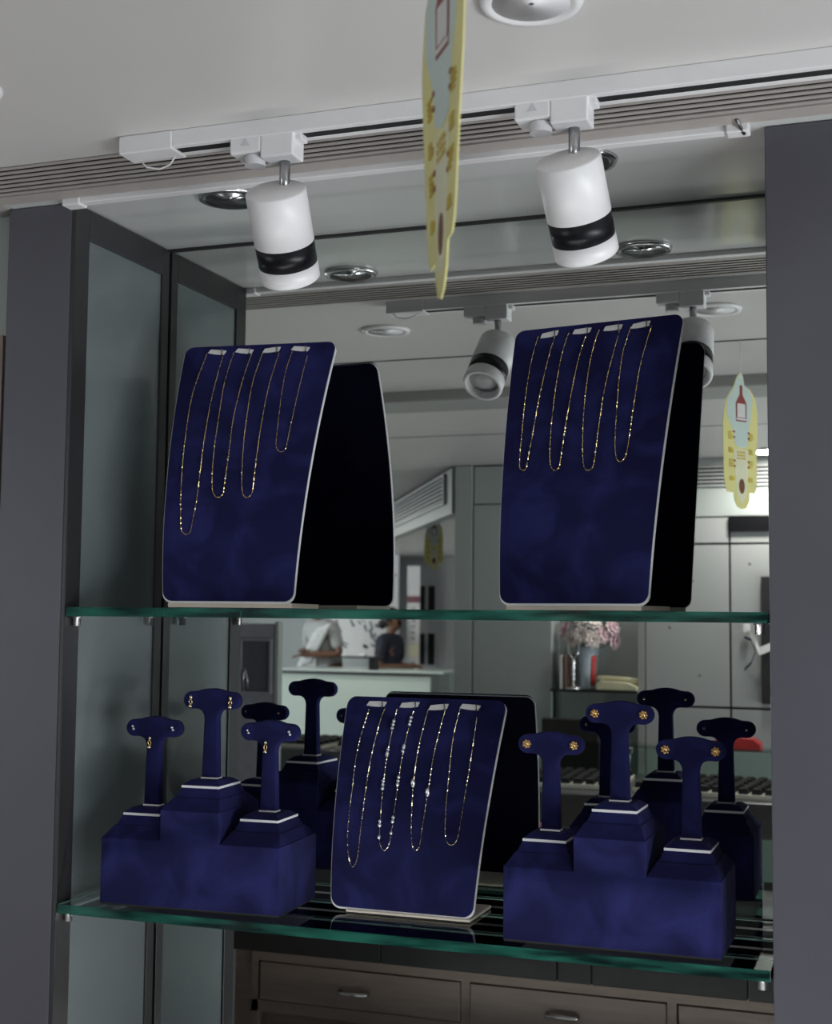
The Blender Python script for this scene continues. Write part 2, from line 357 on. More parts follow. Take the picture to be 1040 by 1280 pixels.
TAGS = {
 'UL': [(-0.0648,0.9877),(-0.0220,0.9851),(0.0205,0.9859),(0.0648,0.9785)],
 'UR': [(-0.0681,1.0076),(-0.0198,0.9992),(0.0251,0.9996),(0.0644,0.9963)],
 'LM': [(-0.0710,0.9690),(-0.0217,0.9711),(0.0211,0.9587),(0.0666,0.9640)],
}

RAMP = {'UL': (-.8697, .0634, .0985, .1918, .3792, .1097, 1.8659, .232, .016),
        'UR': (-.3973, .1037, -.1786, .2061, .3828, .0866, 1.6308, .1922, .016),
        'LM': (-.625, .099, -.0037, .1990, .2740, .0931, 1.597, .1868, -.3885)}
class Ramp:
    def __init__(s, k): s.x, s.y, s.th, s.w, s.h, s.L, s.e, s.fl, s.z0 = RAMP[k]
    def loc(s, a, t, d=0):      # local point: a along the width, t up the height, d in front of the face
        t0 = max(t, 0); y = s.L*t0**s.e; dy = s.L*s.e*max(t0, .01)**(s.e-1)/s.h
        n = Vector((0, -1, dy)).normalized()
        return Vector((a, y, s.h*t)) + n*d
    def rows(s, r, inset_side=0, inset_bot=0, inset_top=0, n=26):
        ts = []
        t0 = inset_bot/s.h; t1 = 1-inset_top/s.h
        k = 6
        for i in range(k): ts.append(t0+(r/s.h)*(1-math.cos(PI/2*i/k)))
        for i in range(n+1): ts.append(t0+r/s.h+(t1-t0-2*r/s.h)*i/n)
        for i in range(1, k+1): ts.append(t1-(r/s.h)*(1-math.sin(PI/2*i/k)))
        out = []
        for t in ts:
            d = min((t-t0)*s.h, (t1-t)*s.h)
            cut = r-math.sqrt(max(0, r*r-(r-d)**2)) if d < r else 0
            out.append((t, s.w*(1+s.fl*t)/2-inset_side-cut))
        return out
    def sheet(s, rows, d0, d1, nx=10):     # closed slab between depth d0 (front) and d1 (back)
        mb = MB(); vs = []; fs = []; nr = len(rows); m = nx+1
        for d in (d0, d1):
            for t, hw in rows:
                for i in range(m): vs.append(s.loc(-hw+2*hw*i/nx, t, d))
        N = nr*m
        for j in range(nr-1):
            for i in range(nx):
                a = j*m+i; q = (a, a+1, a+m+1, a+m); fs.append(q); fs.append(tuple(x+N for x in q[::-1]))
            for i in (0, nx):
                a = j*m+i; fs.append((a, a+m, a+m+N, a+N))
        for j in (0, nr-1):
            for i in range(nx): a = j*m+i; fs.append((a, a+1, a+1+N, a+N))
        mb.add(vs, fs, False); return mb
RT = {}
def make_ramp(key, label, base, shelf_z):
    R = Ramp(key); r = .013
    t = thing('necklace_display', label, 'necklace display', (R.x, R.y, shelf_z), R.th, 'velvet necklace displays')
    dz = R.z0-shelf_z
    def ch(mb, name, m):
        o = mb.build(name, m, t); o.location = (0, 0, dz); return o
    ch(R.sheet(R.rows(r), 0, -.0045), 'edge_board', M['white_edge'])
    ch(R.sheet(R.rows(r, .0012, .0028, -.0008), .0016, -.0002), 'front_velvet', M['velvet'])
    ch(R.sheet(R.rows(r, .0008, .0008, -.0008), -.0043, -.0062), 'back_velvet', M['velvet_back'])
    x0, x1, y0, y1 = base
    MB().box(x0, x1, y0, y1, .0035 if key == 'LM' else .0012, dz+.0005, .0008).build('base_board', M['beige_base'], t)
    MB().box(x0+.001, x1-.001, y0+.001, y1-.001, .0021 if key == 'LM' else 0, .0036 if key == 'LM' else .0013).build('dark_pad', M['frame'], t)  # dark pad added to hide the lit underside reflected in the glass
    RT[key] = (t, R, dz); return t
make_ramp('UL', 'tall navy velvet necklace display on the left of the upper shelf', (-.090, .092, .004, .12), SHU)
make_ramp('UR', 'tall navy velvet necklace display on the right of the upper shelf', (-.096, .092, .004, .11), SHU)
make_ramp('LM', 'shorter navy velvet necklace display in the middle of the lower shelf', (-.078, .095, -.001, .095), SHL-.002)

def smooth_path(pts, step):
    P_ = [Vector(p) for p in pts]; out = []
    for i in range(len(P_)-1):
        p0 = P_[max(i-1, 0)]; p1 = P_[i]; p2 = P_[i+1]; p3 = P_[min(i+2, len(P_)-1)]
        n = max(2, int((p2-p1).length/step))
        for k in range(n):
            u = k/n
            out.append(.5*((2*p1)+(p2-p0)*u+(2*p0-5*p1+4*p2-p3)*u*u+(3*p1-p0-3*p2+p3)*u**3))
    out.append(P_[-1]); return out
ORD = ['first', 'second', 'third', 'fourth']
CL = {'UL': ['gold chain hanging lowest, at the left of the upper left display',
             'gold chain hanging second from the left on the upper left display',
             'gold chain hanging third from the left on the upper left display',
             'short thin gold chain at the right of the upper left display'],
      'UR': ['leftmost gold chain on the upper right display',
             'gold chain second from the left on the upper right display',
             'gold chain third from the left on the upper right display',
             'rightmost gold chain on the upper right display'],
      'LM': ['leftmost fine gold chain, hanging lowest on the lower middle display',
             'gold chain strung with groups of shiny balls on the lower middle display',
             'gold chain with two glints built as silver drops on the lower middle display',
             'rightmost fine gold chain on the lower middle display']}
def make_chain(key, i):
    t, R, dz = RT[key]; pts = CHAINS[key][i]
    mw = Matrix.Translation((R.x, R.y, R.z0)) @ Matrix.Rotation(R.th, 4, 'Z')
    ta, tt = TAGS[key][i]
    tt = min(tt, .972 if key != 'LM' else .965)
    pin = mw @ R.loc(ta, tt, .003)
    n = thing('necklace', CL[key][i], 'necklace', pin, R.th, 'gold chains on the necklace displays')
    inv = (Matrix.Translation(pin) @ Matrix.Rotation(R.th, 4, 'Z')).inverted() @ mw
    path = smooth_path([(a, 0, t_) for a, t_ in pts], .03)
    loc = [inv @ R.loc(p.x, min(p.z, tt), .0030) for p in path]
    # resample to the link pitch
    step = .0026; res = [loc[0]]; acc = 0
    for a, b in zip(loc, loc[1:]):
        L = (b-a).length; d = step-acc
        while d < L: res.append(a+(b-a)*(d/L)); d += step
        acc = (acc+L) % step
    mb = MB(); rad = .00088 if not (key == 'UL' and i == 3) else .0007
    for k in range(len(res)-1):
        a, b = res[k], res[k+1]; m = (a+b)/2; tdir = (b-a).normalized()
        u = tdir.cross(Vector((0, 1, 0))).normalized(); v = tdir.cross(u)
        ph = random.random()*PI; u, v = u*math.cos(ph)+v*math.sin(ph), v*math.cos(ph)-u*math.sin(ph)
        h = step*.62; r_ = rad
        mb.add([m-tdir*h, m+u*r_, m+v*r_, m-u*r_, m-v*r_, m+tdir*h],
               [(0, 2, 1), (0, 3, 2), (0, 4, 3), (0, 1, 4), (5, 1, 2), (5, 2, 3), (5, 3, 4), (5, 4, 1)])
    mb.build('chain', M['gold'] if key != 'LM' else M['pale_gold'], n)
    # price label wound round the top of the chain
    wd = .0135 if key != 'LM' else .0145
    lb = MB(); A = Vector((-wd, -.0008, -.001)); 
    lb.prism([(-wd, -.003), (-wd*.8, .0035), (wd*.5, .0042), (wd, .0035), (wd*.85, -.0035), (wd*.2, -.0042), (-wd*.4, -.0040)], -.0016, .0, .0003)
    o = lb.build('price_label', M['paper'], n)
    slope = math.atan(R.L*R.e*.97**(R.e-1)/R.h); o.rotation_euler = (-slope, random.uniform(-.12, .12), 0)
    cl = MB().tube([(wd*.62, -.003, .005), (wd*.7, -.0045, 0), (wd*.62, -.003, -.006)], .0009, 6).build('clasp', M['dull_metal'], n)
    if key == 'LM' and i == 1:
        def near(ps, f): return ps[int(f*(len(ps)-1))]
        half = len(res)//2
        for fr in (.10, .125, .15, .30, .325, .35, .525, .55, .575, .8, .83, .9):
            for side in (0, 1):
                p = res[int(half*fr)] if side == 0 else res[len(res)-1-int(half*(fr-.04))]
                o = MB().ball((0, 0, 0), .0027, 2).build('ball', M['silver'], n); o.location = p+Vector((0, -.0012, 0))
    if key == 'LM' and i == 2:
        for fr in (.27, .70):
            p = res[int(len(res)*fr)]
            o = MB().ball((0, 0, 0), .0040, 2, (.85, .85, 1.6)).build('drop', M['silver'], n); o.location = p+Vector((0, -.0014, 0))  # silver drop modelled in place of a bright glint
    if key != 'LM':
        for fr in ((.42, .57, .63) if i < 3 else (.66,)):
            p = res[int(len(res)*fr)]
            o = MB().ball((0, 0, 0), .0013, 1).build('ball', M['silver'], n); o.location = p+Vector((0, -.001, 0))  # tiny silver bead added to make a sparkle on the chain
for key in ('UL', 'UR', 'LM'):
    for i in range(4): make_chain(key, i)

# ================================================================== EARRING RISERS
def tee_poly(H_, w0, w1, cx, r):
    pts = [(-w0, 0), (w0, 0)]
    zc = H_-.0165
    pts += [(w1, zc-r-.013), (w1+.0012, zc-r-.0075), (w1+.0040, zc-r-.0030), (w1+.0085, zc-r-.0004), (w1+.013, zc-r+.0003)]
    for k in range(9):
        a = -PI/2+PI*k/8*.92; pts.append((cx+r*math.cos(a), zc+r*math.sin(a)))
    pts += [(cx-.008, zc+r+.0005)]
    for k in range(0, 9):
        x = (cx-.011)-(2*(cx-.011))*k/8; pts.append((x, zc+r+.0012+(H_-zc-r-.0012)*(math.cos(PI/2*x/(cx-.011))**.8 if abs(x) < cx-.0111 else 0)))
    pts += [(-cx+.008, zc+r+.0005)]
    for k in range(9):
        a = PI/2+PI*.08+PI*k/8*.92; pts.append((-cx+r*math.cos(a), zc+r*math.sin(a)))
    pts += [(-w1-.013, zc-r+.0003), (-w1-.0085, zc-r-.0004), (-w1-.0040, zc-r-.0030), (-w1-.0012, zc-r-.0075), (-w1, zc-r-.013)]
    return pts
CW = .0877; RD = .132
COLS = [(-CW, .090), (0, .131), (CW, .090)]
TEE_H = .124
def make_riser():
    t = thing('earring_riser', '', 'earring display', (0, 0, 0), 0, 'velvet earring risers')
    # stepped body
    hw = CW/2
    MB().box(-3*hw+.001, 3*hw-.001, -RD/2+.001, RD/2-.001, 0, .0022).build('dark_pad', M['dark_slot'], t)
    poly = [(-3*hw, .002), (3*hw, .002), (3*hw, .090), (hw, .090), (hw, .131), (-hw, .131), (-hw, .090), (-3*hw, .090)]
    MB().prism(poly, -RD/2, RD/2, .0015).build('body', M['velvet'], t)
    for cx, z in COLS:
        x0, x1 = cx-hw+.0015, cx+hw-.0015
        mb = MB().frustum((x0, x1, -RD/2+.0015, RD/2-.0015), (cx-.0345, cx+.0345, -.046, .046), z, z+.014)
        o = mb.build('sloped_top', M['velvet'], t)
        st = MB().frustum((cx-.0330, cx+.0330, -.043, .043), (cx-.0275, cx+.0275, -.036, .036), z+.014, z+.0265).build('step', M['velvet'], o)
        MB().box(cx-.0278, cx+.0278, -.0362, .0362, z+.0265, z+.0298, .0004).build('white_trim', M['white_edge'], o)
        MB().frustum((cx-.0274, cx+.0274, -.0355, .0355), (cx-.020, cx+.020, -.024, .024), z+.0298, z+.036).build('cap', M['velvet'], o)
        e_ = MB().prism(tee_poly(TEE_H, .0122, .0100, .0305, .0120), -.007, .007, .002).build('earring_tee', M['velvet'], t)
        e_.location = (cx, 0, z+.036)
        MB().box(-.0128, .0128, -.0078, .0078, 0, .0022, .0004).build('white_trim', M['white_edge'], e_)
    return t
r1 = make_riser(); r1['label'] = 'stepped navy velvet riser with three earring tees, left of the lower shelf'
r2 = copy_tree(r1); r2['label'] = 'stepped navy velvet riser with three earring tees, right of the lower shelf'
RIS = {'left': (r1, (-.905, .094, SHL), math.radians(3.0)), 'right': (r2, (-.333, .090, SHL), math.radians(-.5))}
for o, l, a in RIS.values(): o.location = l; o.rotation_euler = (0, 0, a)
def flower_stud():
    t = thing('earring', '', 'earring', (0, 0, 0), 0, 'gold studs on the right riser')
    mb = MB()
    mb.lathe([(0, .0022), (.002, .002), (.0028, .001), (.0028, 0)], 10, Matrix.Rotation(PI/2, 4, 'X'))
    mb.build('center', M['gold'], t)
    pb = MB()
    for k in range(7):
        a = 2*PI*k/7; pb.ball((.0040*math.cos(a), -.0008, .0040*math.sin(a)), .0023, 1, (1, .6, 1))
    pb.build('petal_ring', M['old_gold'], t)
    MB().tube([(0, 0, 0), (0, .019, 0)], .0006, 6).build('post', M['gold'], t)
    MB().lathe([(.0022, 0), (.0022, .002)], 8, Matrix.Translation((0, .0175, 0)) @ Matrix.Rotation(-PI/2, 4, 'X')).build('back_nut', M['gold'], t)
    return t
def stud():
    t = thing('earring', '', 'earring', (0, 0, 0), 0, 'small studs on the left riser')
    MB().ball((-.0008, -.001, .002), .0022, 1).ball((.0010, -.001, -.0015), .0022, 1).build('stone', M['silver'], t)
    MB().tube([(0, 0, 0), (0, .019, 0)], .0006, 6).build('post', M['pale_gold'], t)
    MB().lathe([(.002, 0), (.002, .002)], 8, Matrix.Translation((0, .0175, 0)) @ Matrix.Rotation(-PI/2, 4, 'X')).build('back_nut', M['pale_gold'], t)
    return t
def drop_earring(small):
    t = thing('earring', '', 'earring', (0, 0, 0), 0, 'gold drop earrings on the left riser')
    MB().ball((0, -.001, 0), .0028, 1, (1, .7, 1.2)).build('top_bead', M['pale_gold'], t)
    ring = [(.0022*math.cos(a), -.0014, -.0062+.0035*math.sin(a)) for a in (2*PI*k/10 for k in range(10))]
    MB().tube(ring, .0007, 5, closed=True).build('link', M['gold'], t)
    MB().lathe([(0, -.0150), (.0022, -.0142), (.0032, -.0122), (.0022, -.0105), (.0008, -.0095), (0, -.0094)], 10, Matrix.Translation((0, -.0016, 0))).build('drop', M['pale_gold'], t)
    MB().tube([(0, 0, 0), (0, .019, 0)], .0006, 6).build('post', M['pale_gold'], t)
    return t
def place_e(proto, side, col, x, dz, label, group):
    o = copy_tree(proto) if proto.get('used') else proto
    proto['used'] = 1
    base, l, a = RIS[side]; cx, z = COLS[col]
    p = Matrix.Translation(l) @ Matrix.Rotation(a, 4, 'Z') @ Vector((cx+x, -.0078, z+.036+TEE_H-.0165+dz))
    o.location = p; o.rotation_euler = (0, 0, a); o['label'] = label; o['group'] = group
    if 'used' in o and o is not proto: del o['used']
    return o
pf, ps, pd = flower_stud(), stud(), drop_earring(0)
cn = ['left', 'tall middle', 'right']
for c in range(3):
    for s_, n_ in ((-1, 'left'), (1, 'right')):
        place_e(pf, 'right', c, s_*.0305, 0, 'gold flower stud at the %s end of the %s tee on the right riser' % (n_, cn[c]), 'gold studs on the right riser')
for c in (0, 2):
    for s_, n_ in ((-1, 'left'), (1, 'right')):
        place_e(ps, 'left', c, s_*.0305, 0, 'small bright stud at the %s end of the %s tee on the left riser' % (n_, cn[c]), 'small studs on the left riser')
    place_e(pd, 'left', c, -.004, -.014, 'gold drop earring hung at the neck of the %s tee on the left riser' % cn[c], 'gold drop earrings on the left riser')
for s_, n_ in ((-1, 'left'), (1, 'right')):
    place_e(pd, 'left', 1, s_*.0300, .004, 'gold drop earring at the %s end of the tall middle tee on the left riser' % n_, 'gold drop earrings on the left riser')
for p in (pf, ps, pd):
    if 'used' in p: del p['used']

# ================================================================== TRACK LIGHTING
TY = -.190
t = thing('light_track', 'white ceiling light track carrying the two spotlights', 'light track', (-.6, TY, H))
TX0 = -.815+.6
MB().box(TX0, 1.9, -.0175, -.0075, -.020, 0, .001).box(TX0, 1.9, .0075, .0175, -.020, 0, .001).box(TX0, 1.9, -.0075, .0075, -.004, 0).build('rail', M['white_plastic'], t)
MB().box(TX0, 1.9, -.0072, .0072, -.0195, -.0042).build('conductor_slot', M['dark_slot'], t)
MB().box(-.888+.6, TX0, -.0185, .0185, -.0225, 0, .0015).build('feed_box', M['white_plastic'], t)
MB().tube([(-.275, .012, -.022), (-.268, .014, -.030), (-.25, .015, -.034), (-.235, .014, -.030), (-.226, .010, -.0225)], .0011, 6).build('wire_loop', M['white_plastic'], t)
def spotlight(label, x, ax=-.011):
    t = thing('track_spotlight', label, 'spotlight', (x, TY, H-.016), 0, 'spotlights on the ceiling track')
    MB().box(-.062, -.022, -.016, .016, -.022, -.0003, .002).box(-.022, .020, -.016, .016, -.030, -.0003, .002).build('adapter', M['white_plastic'], t)
    MB().lathe([(.0125, -.012), (.0125, -.001), (.011, 0)][::-1], 24, Matrix.Translation((-.036, 0, -.022)), False).build('locking_knob', M['grey_plastic'], t)
    MB().box(.018, .028, -.010, .008, -.011, -.003, .001).build('lever', M['white_plastic'], t)
    o = MB().prism([(-.048, -.0135), (-.042, -.0035), (-.036, -.0135)], -.0163, -.0160).build('warning_mark', M['grey_plastic'], t)
    MB().tube([(0, .006, -.030), (0, .006, -.069)], .0063, 14).build('stem', M['brushed'], t)
    MB().ball((0, .005, -.070), .0065, 2).build('swivel', M['chrome'], t)
    # lamp head: local -z is the beam axis
    a = Vector((ax, .070, -.090)).normalized()
    R = a.to_track_quat('-Z', 'Y').to_matrix().to_4x4(); T = Matrix.Translation((-.003, -.012, -.0695)) @ R
    r = .0360; L = .112
    hd = MB().lathe([(0, .0), (r-.002, 0), (r, -.002), (r, -.064)], 40).build('lamp_head', M['white_plastic'], t)
    hd.matrix_local = T
    MB().lathe([(r-.0004, -.064), (r-.0004, -.091)], 40).build('black_band', M['black_gloss'], hd)
    MB().lathe([(r, -.091), (r+.0002, -.110), (r-.002, -L), (r-.006, -L), (r-.0075, -.108), (r-.009, -.098)], 40).build('lens_ring', M['white_plastic'], hd)
    MB().lathe([(r-.009, -.0985), (.024, -.094), (.020, -.0985), (.017, -.096), (.013, -.0995), (0, -.1005)], 32).build('lens', M['grey_plastic'], hd)
    return t
spotlight('white cylindrical track spotlight with black band, left one', -.676)
spotlight('white cylindrical track spotlight with black band, right one', -.328, .006)

# ================================================================== DOWNLIGHTS
def downlight(label, x, y, z, lit=0, white=True, r=.046):
    t = thing('downlight', label, 'downlight', (x, y, z), 0, 'recessed ceiling downlights')
    MB().lathe([(r*.74, -.004), (r*.80, -.0065), (r*.94, -.006), (r, -.0005), (r*.9, .0)], 36).build('trim_ring', M['white_plastic'] if white else M['chrome'], t)
    MB().lathe([(r*.76, -.0045), (r*.62, -.001), (r*.45, -.0008)], 32).build('reflector', M['white_plastic'] if white else M['chrome'], t)
    if lit:
        m = mat('lit_lamp', (1, .97, .92), .5, emit=lit); MB().lathe([(r*.62, -.0030), (0, -.0034)], 24).build('lamp', m, t)
    else:
        MB().lathe([(r*.46, -.0010), (r*.40, -.003), (r*.2, -.0042), (0, -.0046)], 24).build('lamp', M['brushed'], t)
    return t
downlight('chrome downlight in the niche ceiling behind the left spotlight', -.868, .045, H, white=False)
downlight('chrome downlight in the niche ceiling behind the right spotlight', -.372, .048, H, white=False)
downlight('white unlit downlight in the main ceiling at the top of the photo', -.318, -.405, H, r=.05)
downlight('white unlit downlight in the main ceiling at the left edge of the photo', -.975, -.40, H, r=.05)
downlight('lit white downlight near the back wall, reflected at the right', -.415, -2.62, H+.004, lit=9)
downlight('unlit downlight beside the lit one near the back wall', -.49, -2.30, H+.004)
def lamp(loc, e, s_=.12):
    l = bpy.data.lights.new('downlight_glow', 'AREA'); l.shape = 'DISK'; l.size = s_; l.energy = e; l.color = (1, .96, .9)
    o = bpy.data.objects.new('downlight_glow', l); COL.objects.link(o); o.location = loc
lamp((-.415, -2.62, H-.006), 6)
for x, y, nm in ((-3.6, -5.2, 'nearest'), (-4.3, -8.0, 'farthest'), (-2.6, -7.2, 'middle')):  # unseen downlights added to brighten the far wing
    downlight('lit white downlight added to brighten the far shop wing, %s of three' % nm, x, y, H+.004, lit=9); lamp((x, y, H-.006), 12)

# ================================================================== HANGING PROMOTIONAL TAG
M['tag_yellow'] = mat('yellow_card', (.80, .73, .30), .45, var=.04)
M['tag_blue'] = mat('pale_blue_print', (.60, .70, .66), .45, var=.04)
M['tag_cream'] = mat('cream_print', (.80, .77, .55), .45, var=.05)
M['tag_red'] = mat('dark_red_print', (.28, .045, .035), .5)
M['tag_brown'] = mat('brown_print', (.18, .06, .02), .5)
M['tag_gold'] = mat('ochre_print', (.62, .45, .05), .5)
def arc_poly(pts): return pts
OUT = [(0, 1.0), (.055, .965), (.085, .90), (.22, .875), (.29, .84), (.36, .80), (.40, .72), (.42, .60), (.42, .40), (.44, .22), (.44, .155), (.38, .125), (.24, .125),
       (.22, .06), (.14, .015), (0, 0), (-.14, .015), (-.22, .06), (-.24, .115), (-.42, .115), (-.48, .15), (-.50, .25), (-.48, .45), (-.46, .62), (-.42, .70), (-.34, .80), (-.20, .87), (-.16, .90), (-.10, .955)]
BLUE = [(0, .995), (.05, .955), (.08, .90), (.215, .865), (.28, .80), (.24, .66), (.18, .56), (.17, .46), (0, .44), (-.17, .46), (-.2, .56), (-.36, .68), (-.32, .80), (-.19, .86), (-.155, .89), (-.09, .95)]
BOT = [(-.03, .90), (.03, .90), (.035, .83), (.13, .77), (.13, .635), (-.13, .635), (-.13, .77), (-.035, .83)]
BLAB = [(-.095, .765), (.095, .765), (.10, .665), (-.10, .665)]
OVAL = [(.085*math.cos(2*PI*k/16), .165+.055*math.sin(2*PI*k/16)) for k in range(16)]
CREAM = [(-.20, .43), (.20, .43), (.18, .24), (.12, .09), (0, .04), (-.12, .09), (-.18, .24)]
def twist(o, L, a0, a1):        # the thin card is slightly twisted along its length
    bm = bmesh.new(); bm.from_mesh(o.data)
    for i in range(1, 24):
        g = bm.verts[:]+bm.edges[:]+bm.faces[:]
        bmesh.ops.bisect_plane(bm, geom=g, plane_co=(0, 0, L*i/24), plane_no=(0, 0, 1))
    for v in bm.verts:
        f = v.co.z/L; a = a0+(a1-a0)*f; x, y = v.co.x, v.co.y
        v.co.x = x*math.cos(a)-y*math.sin(a); v.co.y = x*math.sin(a)+y*math.cos(a)
    bm.to_mesh(o.data); bm.free()
def promo_tag(label, tip, L, wd, rz, string_top, bend=0):
    t = thing('hanging_tag', label, 'hanging tag', tip, rz, 'hanging promotional tags')
    def P2(pl): return [(x*wd*1.06, z*L) for x, z in pl]
    def layer(name, pl, m, k):
        pr = t if name == 'card' else card
        a = MB().prism(P2(pl), -.0005-k*.0003, .0005+k*.0003)
        return a.build(name, m, pr)
    card = layer('card', OUT, M['tag_yellow'], 0)
    layer('blue_print', BLUE, M['tag_blue'], 1); layer('cream_print', CREAM, M['tag_cream'], 1)
    layer('bottle_print', BOT, M['tag_red'], 2); layer('bottle_label_print', BLAB, M['paper'], 3)
    layer('band_print', [(-.12, .66), (.12, .66), (.12, .645), (-.12, .645)], M['paper'], 3)
    layer('oval_print', OVAL, M['tag_brown'], 2)
    mk = MB(); rr = random.Random(3)
    for z0, z1 in ((.50, .56), (.30, .36), (.40, .44), (.20, .23)):
        for sx in (-1, 1):
            for k in range(4):
                zz = z0+(z1-z0)*k/4; x0 = sx*.27; 
                mk.prism(P2([(x0-.07, zz), (x0+.06*rr.random(), zz), (x0+.06*rr.random(), zz+.009), (x0-.07, zz+.009)]), -.0014, .0014)
    tag(mk.build('lettering_print', M['tag_gold'], card), kind='stuff')
    mk = MB()
    for z0 in (.55, .51, .34, .30):
        for sx in (-1, 1): mk.prism(P2([(sx*.19-.02, z0), (sx*.19+.02, z0), (sx*.19+.02, z0+.012), (sx*.19-.02, z0+.012)]), -.0015, .0015)
    tag(mk.build('red_dots_print', M['tag_red'], card), kind='stuff')
    mk = MB()
    for r_ in range(3):
        for c_ in range(4):
            x0 = -.12+c_*.062; z0 = .36+r_*.022; mk.prism(P2([(x0, z0), (x0+.045, z0), (x0+.045*(.4+.6*rr.random()), z0+.014), (x0, z0+.014)]), -.0014, .0014)
    tag(mk.build('middle_lettering_print', M['tag_gold'], card), kind='stuff')
    if bend:
        for o in [card]+list(card.children): twist(o, L, -bend, bend*.25)
    MB().tube([(0, 0, L-.004), (.001, 0, L+(string_top-tip[2]-L)*.5), (0, 0, string_top-tip[2])], .0008, 6).build('string', M['paper'], t)
    return t
promo_tag('pale yellow and blue bottle shaped card hanging on a string in the foreground', (-.305, -.700, .226), .285, .112, math.radians(-52), H, math.radians(12))

# ================================================================== SERVICE COUNTER WITH DRAWERS (real Y, faces the mirror)
CY = -.501
t = thing('drawer_counter', 'brown wooden counter with drawers and dark top facing the display niche', 'counter', (-.6, CY, FLOOR))
fz = -FLOOR
def lz(z): return z-FLOOR
def lx(x): return x+.6
MB().box(lx(-1.35), lx(.36), -.56, -.022, lz(FLOOR), lz(-.665)).build('body', M['brown'], t)
prev = None
for i, (x0, x1) in enumerate(((-1.35, -1.005), (-1.003, -.640), (-.638, -.572), (-.570, -.28), (-.278, .36))):
    MB().box(lx(x0), lx(x1), -.58, .018, lz(-.700), lz(-.640), .002).build('top_slab', M['dark_top'], t)
MB().box(lx(-1.30), lx(.35), -.022, .0, lz(-.722), lz(-.700)).build('upper_rail', M['brown'], t)
MB().box(lx(-1.30), lx(.35), -.022, .0, lz(-.826), lz(-.803)).build('lower_rail', M['brown'], t)
MB().box(lx(-1.30), lx(-1.285), -.022, .0, FLOOR*0, lz(-.722)).build('post', M['brown'], t)
hnd = None
for x0, x1 in ((-1.281, -.838), (-.820, -.430), (-.410, -.02)):
    d = MB().box(lx(x0)+.002, lx(x1)-.002, -.02, .004, lz(-.801), lz(-.724), .0015).build('drawer', M['brown'], t)
    xc = lx((x0+x1)/2)-.006
    MB().tube([(xc-.030, .004, lz(-.766)), (xc-.030, .020, lz(-.766)), (xc+.030, .020, lz(-.766)), (xc+.030, .004, lz(-.766))], .0045, 8).build('handle', M['chrome'], d)
    MB().box(lx(x1), lx(x1)+.018, -.022, .0, lz(-.803), lz(-.722)).build('divider', M['brown'], t)
for x0, x1 in ((-1.10, -.84), (-.82, -.45), (-.43, -.03)):
    d = MB().box(lx(x0), lx(x1), -.02, .002, .08, lz(-.84), .0015).build('cupboard_door', M['brown'], t)
    MB().box(lx(x0)+.04, lx(x1)-.04, .002, .008, .13, lz(-.89), .002).build('raised_panel', M['brown'], d)
o = MB().box(-.035, .035, -.05, .05, 0, .155, .003).build('gift_box', mat('tan_card', (.42, .30, .25), .6))
o.location = (-.815, -.93, -.64); tag(o, 'upright tan gift box with a pink lid on the drawer counter', 'box')
MB().box(-.038, .038, -.053, .053, .145, .166, .003).build('lid', mat('pink_lid', (.72, .16, .15), .5), o)

# unseen cabinet and LED uplight under the niche, added to brighten the lower shelf
t = thing('added_cabinet', 'unseen low grey cabinet added under the niche to carry the fill light', 'cabinet', (-.60, -.085, FLOOR))
MB().box(-.72, .82, -.085, .08, 0, .53, .003).build('body', M['pillar'], t)
for x0, x1 in ((-.71, -.335), (-.33, .045), (.05, .425), (.43, .81)):
    MB().box(x0, x1, -.10, -.086, .06, .51, .002).build('door', M['pillar'], t)
t = thing('fill_uplight', 'slim LED uplight added on the low cabinet as unseen fill light', 'lamp', (-.50, -.13, FLOOR+.53))
for a in ((-.56, .56, -.020, -.016, 0, .022), (-.56, .56, .016, .020, 0, .022), (-.56, .56, -.016, .016, 0, .004)):
    MB().box(*a).build('profile', M['brushed'], t)
MB().box(-.555, .555, -.015, .015, .004, .008).build('fill_strip', mat('fill_strip_glow', (1, .98, .96), .4, emit=3), t)
l = bpy.data.lights.new('fill_uplight_glow', 'AREA'); l.shape = 'RECTANGLE'; l.size = 1.1; l.size_y = .028; l.energy = 4.2; l.color = (1, .985, .97)
o = bpy.data.objects.new('fill_uplight_glow', l); COL.objects.link(o); o.location = (-.50, -.13, FLOOR+.542); o.rotation_euler = (PI, 0, 0)

# ================================================================== TRAY COUNTERS (customers' side, behind the camera)
def tray_counter(label, x0, x1, yf, yb, top):
    t = thing('jewelry_counter', label, 'counter', ((x0+x1)/2, yf, FLOOR))
    h = (x1-x0)/2; z = top-FLOOR; d = yf-yb
    MB().box(-h, h, -d, 0, z-.10, z, .003).build('top_frame', M['dull_metal'], t)
    MB().box(-h+.02, h-.02, -d+.02, -.01, .12, z-.42).build('base', M['pale_green'], t)
    MB().box(-h+.01, h-.01, -d+.01, 0, 0, .12).build('plinth', M['frame'], t)
    MB().box(-h+.02, h-.02, -.008, -.003, z-.42, z-.10).build('front_glass', M['counter_glass'], t)
    MB().box(-h+.02, h-.02, -d+.03, -.02, z-.27, z-.262).build('inner_shelf', M['counter_glass'], t)
    MB().box(-h+.02, h-.02, -.16, -.15, z-.42, z-.10).build('back_panel', M['pale_green'], t)
    return t
tray_counter('glass fronted counter with jewelry trays reflected at the right', -1.25, .5, -1.83, -2.42, -.515)
tray_counter('glass fronted counter with jewelry trays reflected at the left', -2.55, -1.50, -2.55, -3.15, -.50)
M['tray'] = mat('ivory_tray', (.84, .81, .70), .6, var=.05)
M['tray_black'] = mat('black_tray_pad', (.012, .012, .013), .6)
